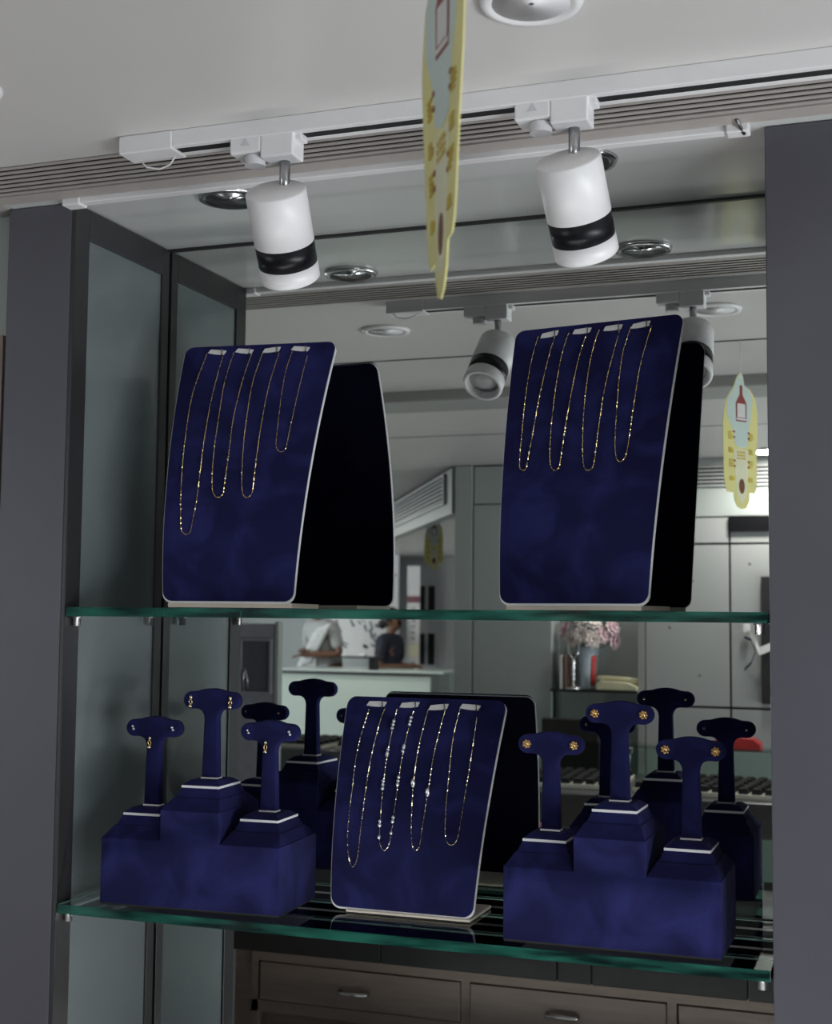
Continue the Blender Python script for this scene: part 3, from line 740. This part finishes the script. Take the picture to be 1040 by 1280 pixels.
def tray(label, x, y, z, rz, nx, ny, w_, d_):
    t = thing('ring_tray', label, 'jewelry tray', (x, y, z), rz, 'jewelry trays on the counters')
    MB().box(-w_/2, w_/2, -d_/2, d_/2, 0, .014, .002).build('tray_base', M['tray'], t)
    for i in range(nx):
        for j in range(ny):
            cx = -w_/2+w_*(i+.5)/nx; cy = -d_/2+d_*(j+.5)/ny; a, b = w_/nx*.36, d_/ny*.34
            MB().frustum((cx-a, cx+a, cy-b, cy+b), (cx-a*.8, cx+a*.8, cy-b*.8, cy+b*.8), .014, .030).build('pad', M['tray_black'], t)
    return t
tray('ivory ring tray with rows of black pads, nearest the red case', -.52, -2.08, -.515, .1, 12, 6, .46, .34)
tray('ivory ring tray with rows of black pads behind the right riser', -1.02, -2.10, -.515, -.05, 11, 6, .42, .32)
tray('ivory ring tray with rows of black pads on the left counter', -1.78, -2.74, -.50, 0, 11, 5, .46, .28)
tray('ivory ring tray with black pads at the left end of its counter', -2.26, -2.74, -.50, 0, 10, 5, .40, .28)
t = thing('glass_case', 'low clear glass display case on the right tray counter', 'display case', (-.62, -2.345, -.515))
for a in ((-.48, .48, -.06, -.056), (-.48, .48, .056, .06), (-.48, -.476, -.056, .056), (.476, .48, -.056, .056)):
    MB().box(a[0], a[1], a[2], a[3], 0, .10).build('side_glass', M['counter_glass'], t)
MB().box(-.48, .48, -.06, .06, .10, .104).build('top_glass', M['counter_glass'], t)
o = MB().prism([(-.075, 0), (.075, 0), (.072, .018), (.05, .034), (0, .038), (-.06, .036), (-.075, .02)], -.04, .04, .003).build('jewelry_case', mat('glossy_red', (.62, .05, .05), .35))
o.location = (-.50, -2.345, -.411); tag(o, 'glossy red jewelry case lying on the low glass display case', 'case')

# ================================================================== BACK WALL OF THE SHOP (reflected)
def wx(x): return x
t = thing('wall_panelling', 'pale tall wall panel at the corner of the back wall', 'wall panel', (-1.385, YB, FLOOR))
MB().box(-.155, .153, -.24, 0, 0, .434-FLOOR-.004, .003).build('panel', M['wall'], t)
MB().box(-.155, .153, -.24, -.004, .434-FLOOR, H-FLOOR-.002, .003).build('fascia', M['wall'], t)
t = thing('wall_niche', 'recessed alcove with a glass shelf in the back wall', 'alcove', (-1.06, YB, FLOOR))
MB().box(-.172, .176, -.238, -.12, 0, 1.75).build('back_panel', M['wall'], t)
MB().box(.150, .176, -.228, 0, 0, 1.75, .001).build('side_panel', M['wall_warm'], t)
MB().box(-.172, .176, -.238, 0, 1.752, 2.025, .002).build('header', M['wall'], t)
MB().box(-.172, .148, -.226, .02, -.270-FLOOR, -.262-FLOOR, .001).build('glass_shelf', M['counter_glass'], t)
MB().box(-.172, .148, .0195, .0225, -.271-FLOOR, -.261-FLOOR).build('shelf_edge', M['dark_slot'], t)
MB().box(-.170, -.164, -.2, .019, 0, -.272-FLOOR).build('glass_support', M['counter_glass'], t)
MB().box(-.170, -.163, .019, .021, 0, -.272-FLOOR).build('support_edge', mat('glass_rim', (.45, .60, .56), .2), t)
for i, (x0, x1) in enumerate(((-.880, -.582), (-.574, -.276), (-.268, .03), (.038, .336))):
    t = thing('storage_cabinet', ['grey laminate wall cabinet beside the alcove', 'grey laminate wall cabinet second from the alcove', 'grey laminate wall cabinet third from the alcove', 'grey laminate wall cabinet farthest from the alcove'][i], 'cabinet', ((x0+x1)/2, YB, FLOOR), 0, 'grey cabinets of the back wall')
    hw = (x1-x0)/2
    MB().box(-hw-.0039, hw+.0039, -.24, -.019, 0, .371-FLOOR).build('carcass', M['frame'], t)
    for z0, z1 in ((-1.40, -.318), (-.309, .268), (.276, .366)):
        d = MB().box(-hw, hw, -.019, 0, z0-FLOOR, z1-FLOOR, .0012).build('door', M['cabinet'], t)
        if z0 > -1 and z1 < .3:
            for kx, kz in ((-.55, .20), (.15, .14), (-.4, -.03), (.3, -.2)):
                MB().lathe([(0, .0035), (.004, .002), (.0045, 0)], 8, Matrix.Translation((hw*kx, 0, kz-FLOOR)) @ Matrix.Rotation(-PI/2, 4, 'X')).build('screw_cap', M['dull_metal'], d)
t = thing('wall_screen', 'black panel at the top of the back wall cabinets', 'screen', (-.42, YB, .31))
MB().box(-.155, .155, .001, .016, .004, .062, .002).build('screen', M['black_gloss'], t)
t = thing('wall_screen', 'tall dark screen on the second grey cabinet', 'screen', (-.35, YB, -.295))
MB().box(-.118, .11, .001, .02, 0, .45, .003).build('screen', mat('dark_screen', (.035, .033, .037), .35), t)
# fascia and air grille above the cabinets
t = thing('air_vent', 'wide slatted air vent in the fascia above the grey cabinets', 'air vent', (-.25, YB+.002, .423))
MB().box(-.63, .60, -.24, .0, -.052, .160, .002).build('fascia', M['wall'], t)
MB().box(-.50, .58, .001, .004, .056, .130).build('recess', M['dark_slot'], t)
for k in range(6): MB().box(-.50, .58, .004, .012, .056+k*.0136, .0625+k*.0136).build('slat', M['cabinet'], t)
t = thing('alcove_fill', 'small round fill light added unseen under the top of the alcove', 'lamp', (-1.03, YB-.06, .301))  # hidden light added to brighten the alcove
MB().lathe([(.03, 0), (.03, -.010), (.026, -.012)], 20).build('housing', M['white_plastic'], t)
MB().lathe([(.026, -.012), (0, -.0125)], 20).build('lens', mat('alcove_fill_glow', (1, .98, .95), .4, emit=3), t)
l = bpy.data.lights.new('alcove_fill_glow', 'AREA'); l.shape = 'DISK'; l.size = .05; l.energy = .9
o = bpy.data.objects.new('alcove_fill_glow', l); COL.objects.link(o); o.location = (-1.03, YB-.06, .286)
# alcove contents
SX = -.262
t = thing('vase', 'tall pale blue vase with a red stripe on the alcove shelf', 'vase', (-1.110, YB-.06, SX))
MB().lathe([(.026, 0), (.032, .004), (.034, .06), (.040, .12), (.048, .155), (.045, .155), (.037, .12), (.030, .06), (.028, .01)], 24).build('body', mat('pale_blue_ceramic', (.52, .60, .68), .25), t)
v = MB(); 
for a in range(5):
    q = -.2+.1*a
    v.tube([((.0345+.012*z*z*30)*math.sin(q+.9), (.0345+.012*z*z*30)*math.cos(q+.9), z) for z in (.012, .04, .07, .10, .125)], .004, 6)
v.build('red_stripe', mat('red_print', (.55, .05, .05), .4), t)
M['pink'] = mat('pink_petal', (.80, .58, .62), .6, var=.15); M['cream_petal'] = mat('cream_pink_petal', (.84, .74, .70), .6, var=.12)
M['green'] = mat('leaf_green', (.10, .16, .07), .6)
def bloom(x, y, z, m, s_, label):
    t = thing('artificial_flower', label, 'flower', (-1.110, YB-.06, SX+.10), 0, 'flowers in the pale blue vase')
    MB().tube([(0, 0, -.07), (x*.3, y*.3, z*.5), (x, y, z)], .0022, 5).build('stem', M['green'], t)
    mb = MB(); c = Vector((x, y, z)); ax = Vector((x*1.1, y*1.6+.02, (z-.09)*1.1+.012)).normalized()
    e1 = ax.cross(Vector((.3, .2, .9))).normalized(); e2 = ax.cross(e1)
    for ring, n, ln, up in ((0, 9, .034, .15), (1, 8, .029, .55), (2, 6, .020, 1.5)):
        for k in range(n):
            a = 2*PI*k/n+ring*.4; d = (e1*math.cos(a)+e2*math.sin(a)+ax*up).normalized()
            u = d.cross(ax).normalized(); ln_ = ln*s_; b = c+ax*.004*ring
            mb.add([b, b+d*ln_*.6+u*ln_*.34+ax*.003, b+d*ln_, b+d*ln_*.6-u*ln_*.34+ax*.003, b+d*ln_*.6+ax*.008], [(0, 1, 4), (1, 2, 4), (2, 3, 4), (3, 0, 4)], True)
    mb.build('petals', m, t)
    return t
blooms = [(-.075, .02, .115), (-.045, .045, .085), (-.01, .05, .10), (.03, .05, .085), (.065, .03, .10), (.095, .02, .125), (-.06, .0, .155), (-.02, .02, .15), (.03, .03, .145), (.075, .0, .165), (.0, .0, .19), (.10, .01, .08)]
where = ['far left', 'low left', 'low centre', 'low right of centre', 'right', 'far right', 'upper left', 'middle', 'middle right', 'upper right', 'topmost', 'lowest on the right']
for i, (x, y, z) in enumerate(blooms):
    pale = i in (1, 2, 3, 7, 8)
    bloom(x, y, z, M['cream_petal'] if pale else M['pink'], 1.15, '%s artificial flower in the blue vase, %s' % ('cream' if pale else 'pink', where[i]))
t = thing('candlestick', 'silver twisted candlestick beside the vase on the alcove shelf', 'candlestick', (-1.150, YB+.0, SX))
MB().lathe([(.034, 0), (.036, .004), (.022, .010), (.006, .016), (.005, .03), (.009, .036), (.005, .044), (.009, .055), (.005, .066), (.009, .078), (.005, .09), (.010, .10), (.006, .112)], 16).build('stem', M['silver'], t)
MB().tube([(0, 0, .11), (.018, 0, .13), (.022, 0, .155), (.010, 0, .185), (-.006, 0, .195), (-.014, 0, .18)], .0035, 8).build('scroll', M['silver'], t)
MB().tube([(0, 0, .11), (-.018, 0, .135), (-.020, 0, .165), (-.012, 0, .19)], .0035, 8).build('scroll', M['silver'], t)
for i, (x, m) in enumerate(((-1.192, M['paper']), (-1.178, mat('brown_cover', (.16, .10, .08), .6)))):
    o = MB().box(-.005, .005, -.07, .07, 0, .125, .001).build('booklet', m); o.location = (x, YB-.05, SX)
    tag(o, ['white booklet standing at the left of the alcove shelf', 'brown booklet standing beside the candlestick'][i], 'booklet')
M['phone'] = mat('beige_plastic', (.62, .58, .40), .4)
t = thing('telephone', 'beige desk telephone on the alcove shelf', 'telephone', (-.985, YB-.02, SX))
MB().prism([(-.075, 0), (.075, 0), (.078, .014), (.04, .030), (-.06, .036), (-.078, .02)], -.08, .04, .004).build('base', M['phone'], t)
hs = MB().tube([(-.082, .0, .034), (-.072, .0, .040), (-.04, 0, .043), (.03, 0, .040), (.066, 0, .034), (.080, 0, .026)], [.009, .012, .009, .009, .012, .010], 10)
hs.build('handset', M['phone'], t)
t = thing('monitor', 'dark computer monitor standing below the alcove shelf', 'monitor', (-1.13, YB+.12, -.72))
MB().box(-.105, .105, -.01, .02, .05, .36, .006).build('screen_case', mat('dark_brown_plastic', (.030, .026, .026), .4), t)
MB().box(-.015, .015, -.02, .0, .008, .08).build('stand', M['frame'], t)
MB().box(-.07, .07, -.06, .04, 0, .010, .003).build('foot', M['frame'], t)
t = thing('desk', 'pale desk under the alcove shelf by the back wall', 'desk', (-1.0, YB+.16, FLOOR))
MB().box(-.40, .45, -.15, .12, .70, .729, .003).build('desktop', M['cabinet'], t)
for x in (-.38, .41): MB().box(x, x+.02, -.14, .11, 0, .70).build('side', M['cabinet'], t)
t = thing('ornament', 'small silver ornament on the desk below the telephone', 'ornament', (-.945, YB+.13, -.721))
MB().lathe([(.03, 0), (.032, .01), (.012, .03), (.010, .10), (.022, .16), (.034, .22), (.038, .27), (.02, .30), (.030, .325), (.028, .35), (0, .365)], 18).build('body', M['chrome'], t)
MB().prism([(-.045, .22), (.045, .25), (.05, .27), (-.03, .28)], .03, .05, .004).build('ribbon', M['silver'], t)
# ribbon hanging at the far right of the mirror view
t = thing('paper_streamer', 'curled white and navy paper streamer hanging at the right edge of the mirror', 'streamer', (-.495, YB+.022, -.10))
def strip(pts, w_, m, nm):
    mb = MB(); vs = []; fs = []
    for p in pts:
        for d in (-w_/2, w_/2):
            for y in (0, .0012): vs.append((p[0], p[1]+y, p[2]+d))
    for i in range(len(pts)-1):
        a = i*4; fs += [(a, a+2, a+6, a+4), (a+1, a+5, a+7, a+3), (a, a+4, a+5, a+1), (a+2, a+3, a+7, a+6)]
    e_ = (len(pts)-1)*4; fs += [(0, 1, 3, 2), (e_, e_+2, e_+3, e_+1)]
    return mb.add(vs, fs).build(nm, m, t)
strip([(-.025, 0, .06), (-.01, .01, .045), (.01, .015, .02), (.02, .01, -.01), (.045, .006, .0), (.07, .002, .012)], .028, M['paper'], 'white_strip')
strip([(-.03, .02, .04), (-.005, .03, .03), (.01, .03, -.01), (-.005, .03, -.05), (-.03, .02, -.075)], .010, mat('navy_paper', (.02, .022, .07), .6), 'navy_strip')
MB().box(-.035, -.012, -.004, .006, .055, .085, .002).build('clip', M['paper'], t)

# ================================================================== FAR WING (reflected at the left)
struct('wall_pier', MB().box(-1.615, -1.545, YB-.24, YB, FLOOR, H+.002, .002), M['wall'], 'pale narrow pier at the corner of the far wing')
d29 = math.radians(-28.5)
t = thing('air_vent', 'slatted air vent in the slanting bulkhead of the far wing', 'air vent', (-1.60, YB-.06, .40), math.radians(180)+math.radians(-61.5)*-1)
# local +x runs away from the pier along the bulkhead
MB().box(-.02, 6.4, -.05, 0, 0, H-.40-.001, .003).build('bulkhead', M['wall'], t)
MB().box(.12, 2.6, -.054, -.046, .055, .155, .001).build('recess', M['dark_slot'], t)
MB().box(.10, 2.62, -.062, -.048, .045, .055).build('frame_bar', M['cabinet'], t)
MB().box(.10, 2.62, -.062, -.048, .155, .165).build('frame_bar', M['dull_metal'], t)
MB().box(.10, .12, -.062, -.048, .055, .155).build('frame_bar', M['cabinet'], t)
for k in range(6): MB().box(.12, 2.6, -.062, -.054, .058+k*.0165, .066+k*.0165).build('slat', M['cabinet'], t)
VENT = t
# grey locker with a recessed dark display
t = thing('grey_kiosk', 'grey free standing cabinet with a recessed dark screen reflected at the left', 'cabinet', (-2.05, -1.96, FLOOR))
gk = mat('kiosk_grey', (.38, .38, .43), .4)
MB().box(-.16, .09, -.05, 0, 0, 1.423, .004).build('body', gk, t)
MB().box(.092, .106, -.03, .004, 0, 1.43, .002).build('edge_post', M['wall'], t)
MB().box(-.03, .078, .0, .002, 1.197, 1.365).build('recess', mat('dark_grey_recess', (.12, .125, .15), .4), t)
for a in ((-.035, -.028, 1.19, 1.372), (.075, .083, 1.19, 1.372), (-.028, .075, 1.365, 1.372), (-.028, .075, 1.19, 1.197)):
    MB().box(a[0], a[1], 0, .008, a[2], a[3]).build('recess_frame', gk, t)
o = MB().tube([(-.018, .005, 1.20), (-.020, .008, 1.24), (-.012, .01, 1.27), (-.004, .008, 1.24), (-.004, .005, 1.205)], .0022, 6).build('wire_handle', M['silver'], t)
# far counter
t = thing('sales_counter', 'pale green fronted sales counter with a glass end in the far wing', 'counter', (-4.4, -8.47, FLOOR))
MB().box(-.75, .74, -.5, 0, .02, .955, .004).build('front', M['pale_green'], t)
MB().box(-.76, .86, -.52, .03, .985, 1.0, .002).build('glass_top', mat('pale_glass_top', (.55, .62, .60), .2), t)
MB().box(.75, .85, -.48, .02, .5, .985).build('glass_end', M['counter_glass'], t)
MB().box(-.75, .74, -.5, -.01, .955, .985).build('rail', M['dull_metal'], t)
t = thing('display_stand', 'dark small display table on the far sales counter', 'display stand', (-4.30, -8.55, FLOOR+1.0))
MB().box(-.17, .15, -.12, .12, .10, .112, .002).build('tabletop', M['frame'], t)
MB().box(.08, .13, -.05, .05, 0, .10).build('stem', M['frame'], t)
MB().box(-.02, .03, -.03, .03, .113, .135, .004).build('white_box', M['paper'], t)
# posters and banner
def strokes(mb, x0, x1, z0, z1, n, seed, y):
    rr = random.Random(seed)
    for _ in range(n):
        x = rr.uniform(x0, x1); z = rr.uniform(z0, z1); a = rr.uniform(.3, 1.3); l = rr.uniform(.03, .12); w_ = rr.uniform(.008, .03)
        dx, dz = math.cos(a), -math.sin(a)
        mb.prism([(x, z), (x+dx*l, z+dz*l), (x+dx*l-dz*w_, z+dz*l+dx*w_), (x-dz*w_, z+dx*w_)], y, y+.001)
t = thing('wall_poster', 'white poster with grey brush strokes behind the far counter', 'poster', (-4.86, -9.95, -.40))
MB().box(-.36, .36, -.03, 0, 0, 1.0, .003).build('board', M['paper'], t)
mb = MB(); strokes(mb, -.33, .24, .10, .95, 60, 5, 0); tag(mb.build('print', M['line_grey'], t), kind='stuff')
for x in (-.3, .3): MB().box(x-.02, x+.02, -.03, -.01, FLOOR+.40, 0).build('leg', M['dull_metal'], t)
t = thing('banner_stand', 'tall narrow white banner with vertical grey lettering and dark red band', 'banner', (-4.25, -9.68, FLOOR))
MB().box(-.10, .10, -.03, .03, 0, .05, .004).build('foot', M['dull_metal'], t)
MB().box(-.062, .062, -.004, .004, .05, 1.92).build('sheet', M['paper'], t)
MB().box(-.063, .063, .004, .006, 1.58, 1.64).build('red_band', mat('dull_red_print', (.22, .08, .10), .6), t)
mb = MB(); rr = random.Random(11)
for k in range(13):
    z = 1.52-k*.055
    mb.box(-.022, .022*rr.random(), .004, .0052, z, z+.008); mb.box(.004, .012, .004, .0052, z-.012, z+.02)
tag(mb.build('lettering_print', M['line_grey'], t), kind='stuff')
MB().box(-.05, .05, .004, .0055, 1.08, 1.20).build('picture_print', M['tag_cream'], t)
# end wall windows of the wing
struct('wall_wing', MB().box(-5.6, -1.7, -10.4, -10.3, FLOOR, H), M['cabinet'], 'grey wall closing the far wing')
k_ = 0
for z0, z1 in ((.05, .30), (-.46, -.16)):
    for x in (-4.42, -4.32):
        k_ += 1
        f = MB()
        x1 = x+.075
        f.box(x-.015, x, -10.30, -10.28, z0-.015, z1+.015).box(x1, x1+.015, -10.30, -10.28, z0-.015, z1+.015).box(x, x1, -10.30, -10.28, z1, z1+.015).box(x, x1, -10.30, -10.28, z0-.015, z0)
        o = struct('window_%d' % (k_+2), f, M['cabinet'], ['upper left', 'upper right', 'lower left', 'lower right'][k_-1]+' dark narrow window in the far wing wall')
        MB().box(x, x1, -10.298, -10.288, z0, z1).build('pane', M['black_gloss'], o)
promo_tag('pale yellow and blue card hanging on a string far back under the bulkhead', (-1.99, -3.67, .213), .245, .105, math.radians(14), H)

# ================================================================== PEOPLE
def skin_mesh(nodes, edges, root, sub=2):
    names = list(nodes); idx = {n: i for i, n in enumerate(names)}
    me = bpy.data.meshes.new('tmp'); me.from_pydata([nodes[n][0] for n in names], [(idx[a], idx[b]) for a, b in edges], []); me.update()
    o = bpy.data.objects.new('tmp', me); COL.objects.link(o)
    sk = o.modifiers.new('Skin', 'SKIN'); sk.use_smooth_shade = True
    lay = me.skin_vertices[0].data
    for n in names:
        r = nodes[n][1]; lay[idx[n]].radius = (r, r) if not isinstance(r, tuple) else r
        lay[idx[n]].use_root = (n == root)
    ss = o.modifiers.new('Sub', 'SUBSURF'); ss.levels = sub; ss.render_levels = sub
    dg = bpy.context.evaluated_depsgraph_get(); ev = o.evaluated_get(dg)
    out = bpy.data.meshes.new_from_object(ev); bpy.data.objects.remove(o)
    for p in out.polygons: p.use_smooth = True
    return out
def mesh_obj(name, me, m, parent):
    me.name = name; me.materials.clear(); me.materials.append(m)
    o = bpy.data.objects.new(name, me); COL.objects.link(o); o.parent = parent; return o
def person(label, loc, rz, Ht, skin, J, top_m, skirt_m, hair_m, sleeve=True, saree=None):
    t = thing('person', label, 'person', loc, rz)
    k = Ht/1.6
    N = {}; E_ = []
    def nd(n, p, r): N[n] = (Vector(p)*k, r*k)
    def ch(*a):
        for x, y in zip(a, a[1:]): E_.append((x, y))
    nd('pelvis', (0, 0, .88), .125); nd('waist', (0, .01, 1.02), .105)
    lean = J.get('lean', 0); c_ = Vector((0, lean*.25, 1.20)); nk = Vector((0, lean*.5, 1.36)); hd = Vector((J.get('turn', 0)*.03, lean*.62+.015, 1.47))
    nd('chest', c_, .12); nd('shoulder_mid', (0, lean*.45, 1.31), .085); nd('neck', nk, .047)
    nd('jaw', hd+Vector((0, .012, -.035)), .064); nd('skull', hd+Vector((0, -.004, .035)), .083); nd('crown', hd+Vector((0, -.012, .075)), .062)
    nd('nose', hd+Vector((0, .098, .0)), .011)
    ch('pelvis', 'waist', 'chest', 'shoulder_mid', 'neck', 'jaw', 'skull', 'crown'); E_.append(('skull', 'nose'))
    for s_, sd in ((-1, 'L'), (1, 'R')):
        nd('hip'+sd, (s_*.085, 0, .82), .092); nd('knee'+sd, (s_*.09, .02, .46), .058); nd('ankle'+sd, (s_*.09, -.01, .08), .036); nd('toe'+sd, (s_*.10, .13, .03), .03)
        ch('pelvis', 'hip'+sd, 'knee'+sd, 'ankle'+sd, 'toe'+sd)
        sh = Vector((s_*.165, lean*.45, 1.295)); el = Vector(J['elbow'+sd]); wr = Vector(J['wrist'+sd])
        nd('sh'+sd, sh, .05); nd('el'+sd, el, .038); nd('wr'+sd, wr, .026)
        ch('shoulder_mid', 'sh'+sd, 'el'+sd, 'wr'+sd)
        d = (wr-el).normalized(); sidev = d.cross(Vector((0, 0, 1)));
        if sidev.length < .1: sidev = Vector((1, 0, 0))
        sidev.normalize(); nv = sidev.cross(d)
        nd('palm'+sd, wr+d*.055, .026); ch('wr'+sd, 'palm'+sd)
        for f, (off, ln) in enumerate(((-.030, .062), (-.010, .075), (.010, .072), (.028, .056))):
            b = wr+d*.088+sidev*off; nd('f%d%sa' % (f, sd), b, .0095); nd('f%d%sb' % (f, sd), b+d*ln*.55-nv*.006, .0085); nd('f%d%sc' % (f, sd), b+d*ln-nv*.022, .0075)
            ch('palm'+sd, 'f%d%sa' % (f, sd), 'f%d%sb' % (f, sd), 'f%d%sc' % (f, sd))
        nd('t1'+sd, wr+d*.035+sidev*-.036*s_, .011); nd('t2'+sd, wr+d*.075+sidev*-.055*s_, .009); ch('wr'+sd, 't1'+sd, 't2'+sd)
    mesh_obj('body', skin_mesh(N, E_, 'pelvis'), skin, t)
    # clothing follows the body
    Cn = {}; Ce = []
    for n, gr in (('pelvis', .02), ('waist', .014), ('chest', .016), ('shoulder_mid', .014), ('shL', .016), ('shR', .016)): Cn[n] = (N[n][0], N[n][1]+gr*k)
    Ce = [('pelvis', 'waist'), ('waist', 'chest'), ('chest', 'shoulder_mid'), ('shoulder_mid', 'shL'), ('shoulder_mid', 'shR')]
    for sd in 'LR':
        q = .85 if sleeve else .45
        Cn['s'+sd] = (N['sh'+sd][0].lerp(N['el'+sd][0], q), N['el'+sd][1]+.018*k); Ce.append(('sh'+sd, 's'+sd))
    mesh_obj('blouse', skin_mesh(Cn, Ce, 'pelvis'), top_m, t)
    mb = MB(); prof = [(.150, .90), (.17, .80), (.175, .6), (.185, .3), (.20, .06), (.195, .055)]
    mb.lathe([(r*k, z*k) for r, z in prof], 28); mb.build('skirt', skirt_m, t)
    hb = MB(); hb.ball((hd.x*k, (hd.y-.022)*k, (hd.z+.045)*k), .098*k, 3, (1, 1.0, 1.05))
    hv = [v for v in hb.v]
    # open the face: push front low verts of the hair cap inside the head
    nv_ = []
    for v in hv:
        dx, dy, dz = v[0]-hd.x*k, v[1]-hd.y*k, v[2]-(hd.z+.04)*k
        if dy > .02*k and dz < .045*k: nv_.append((v[0]*.8+hd.x*k*.2, hd.y*k+dy*.25, v[2]))
        else: nv_.append(v)
    hb.v = nv_; hb.ball((hd.x*k, (hd.y-.115)*k, (hd.z-.02)*k), .045*k, 2); hb.build('hair', hair_m, t)
    for s_ in (-1, 1):
        e_ = MB().ball(((hd.x+s_*.030)*k, (hd.y+.072)*k, (hd.z+.020)*k), .011*k, 1).build('eye', M['black_gloss'], t)
        MB().ball(((hd.x+s_*.078)*k, (hd.y+.0)*k, (hd.z+.005)*k), .02*k, 2, (.45, .8, 1.2)).build('ear', skin, t)
        MB().ball(((hd.x+s_*.082)*k, (hd.y+.005)*k, (hd.z-.028)*k), .008*k, 1).build('ear_ornament', M['gold'], t)
    MB().ball((hd.x*k, (hd.y+.070)*k, (hd.z-.040)*k), .018*k, 2, (1.1, .4, .35)).build('mouth', mat('lip', (.22, .07, .06), .5), t)
    if saree:
        mb = MB(); rows = []
        for i in range(9):
            f = i/8; a = N['shR'][0].lerp(N['pelvis'][0]+Vector((-.12*k, .10*k, .06*k)), f)
            rows.append(a)
        vs = []; fs = []
        for i, a in enumerate(rows):
            for j in range(7):
                u = j/6-.5; vs.append(a+Vector((u*.26*k, (.15+.02*math.cos(j*2.2)-.25*u*u)*k, u*.10*k)))
        for i in range(8):
            for j in range(6): q = i*7+j; fs.append((q, q+1, q+8, q+7))
        mb.add(vs, fs, True)
        o = mb.build('saree_drape', saree, t); so = o.modifiers.new('thick', 'SOLIDIFY'); so.thickness = .006
    return t
sk1 = mat('brown_skin', (.16, .075, .045), .5)
hair = mat('black_hair', (.010, .009, .009), .45)
grey_sari = mat('grey_striped_fabric', (.36, .36, .36), .8, var=.3, scale=30, stretch=(8, 8, 1))
person('person in a grey and white draped saree leaning over the far counter', (-4.96, -9.40, FLOOR), math.radians(28), 1.66, sk1,
       {'lean': .25, 'turn': -.5, 'elbowL': (-.24, .06, 1.07), 'wristL': (-.06, .24, 1.09), 'elbowR': (.24, .08, 1.07), 'wristR': (.06, .27, 1.06)},
       grey_sari, grey_sari, hair, True, mat('white_drape', (.6, .6, .6), .8))
fl = mat('dark_floral_fabric', (.02, .02, .035), .8, var=.95, scale=60)
person('person in a dark floral top standing behind the small display table', (-4.38, -9.36, FLOOR), math.radians(-82), 1.52, sk1,
       {'lean': .05, 'turn': .4, 'elbowL': (-.20, .02, 1.05), 'wristL': (-.08, .22, 1.06), 'elbowR': (.20, .02, 1.05), 'wristR': (.09, .22, 1.06)},
       fl, fl, hair, True)
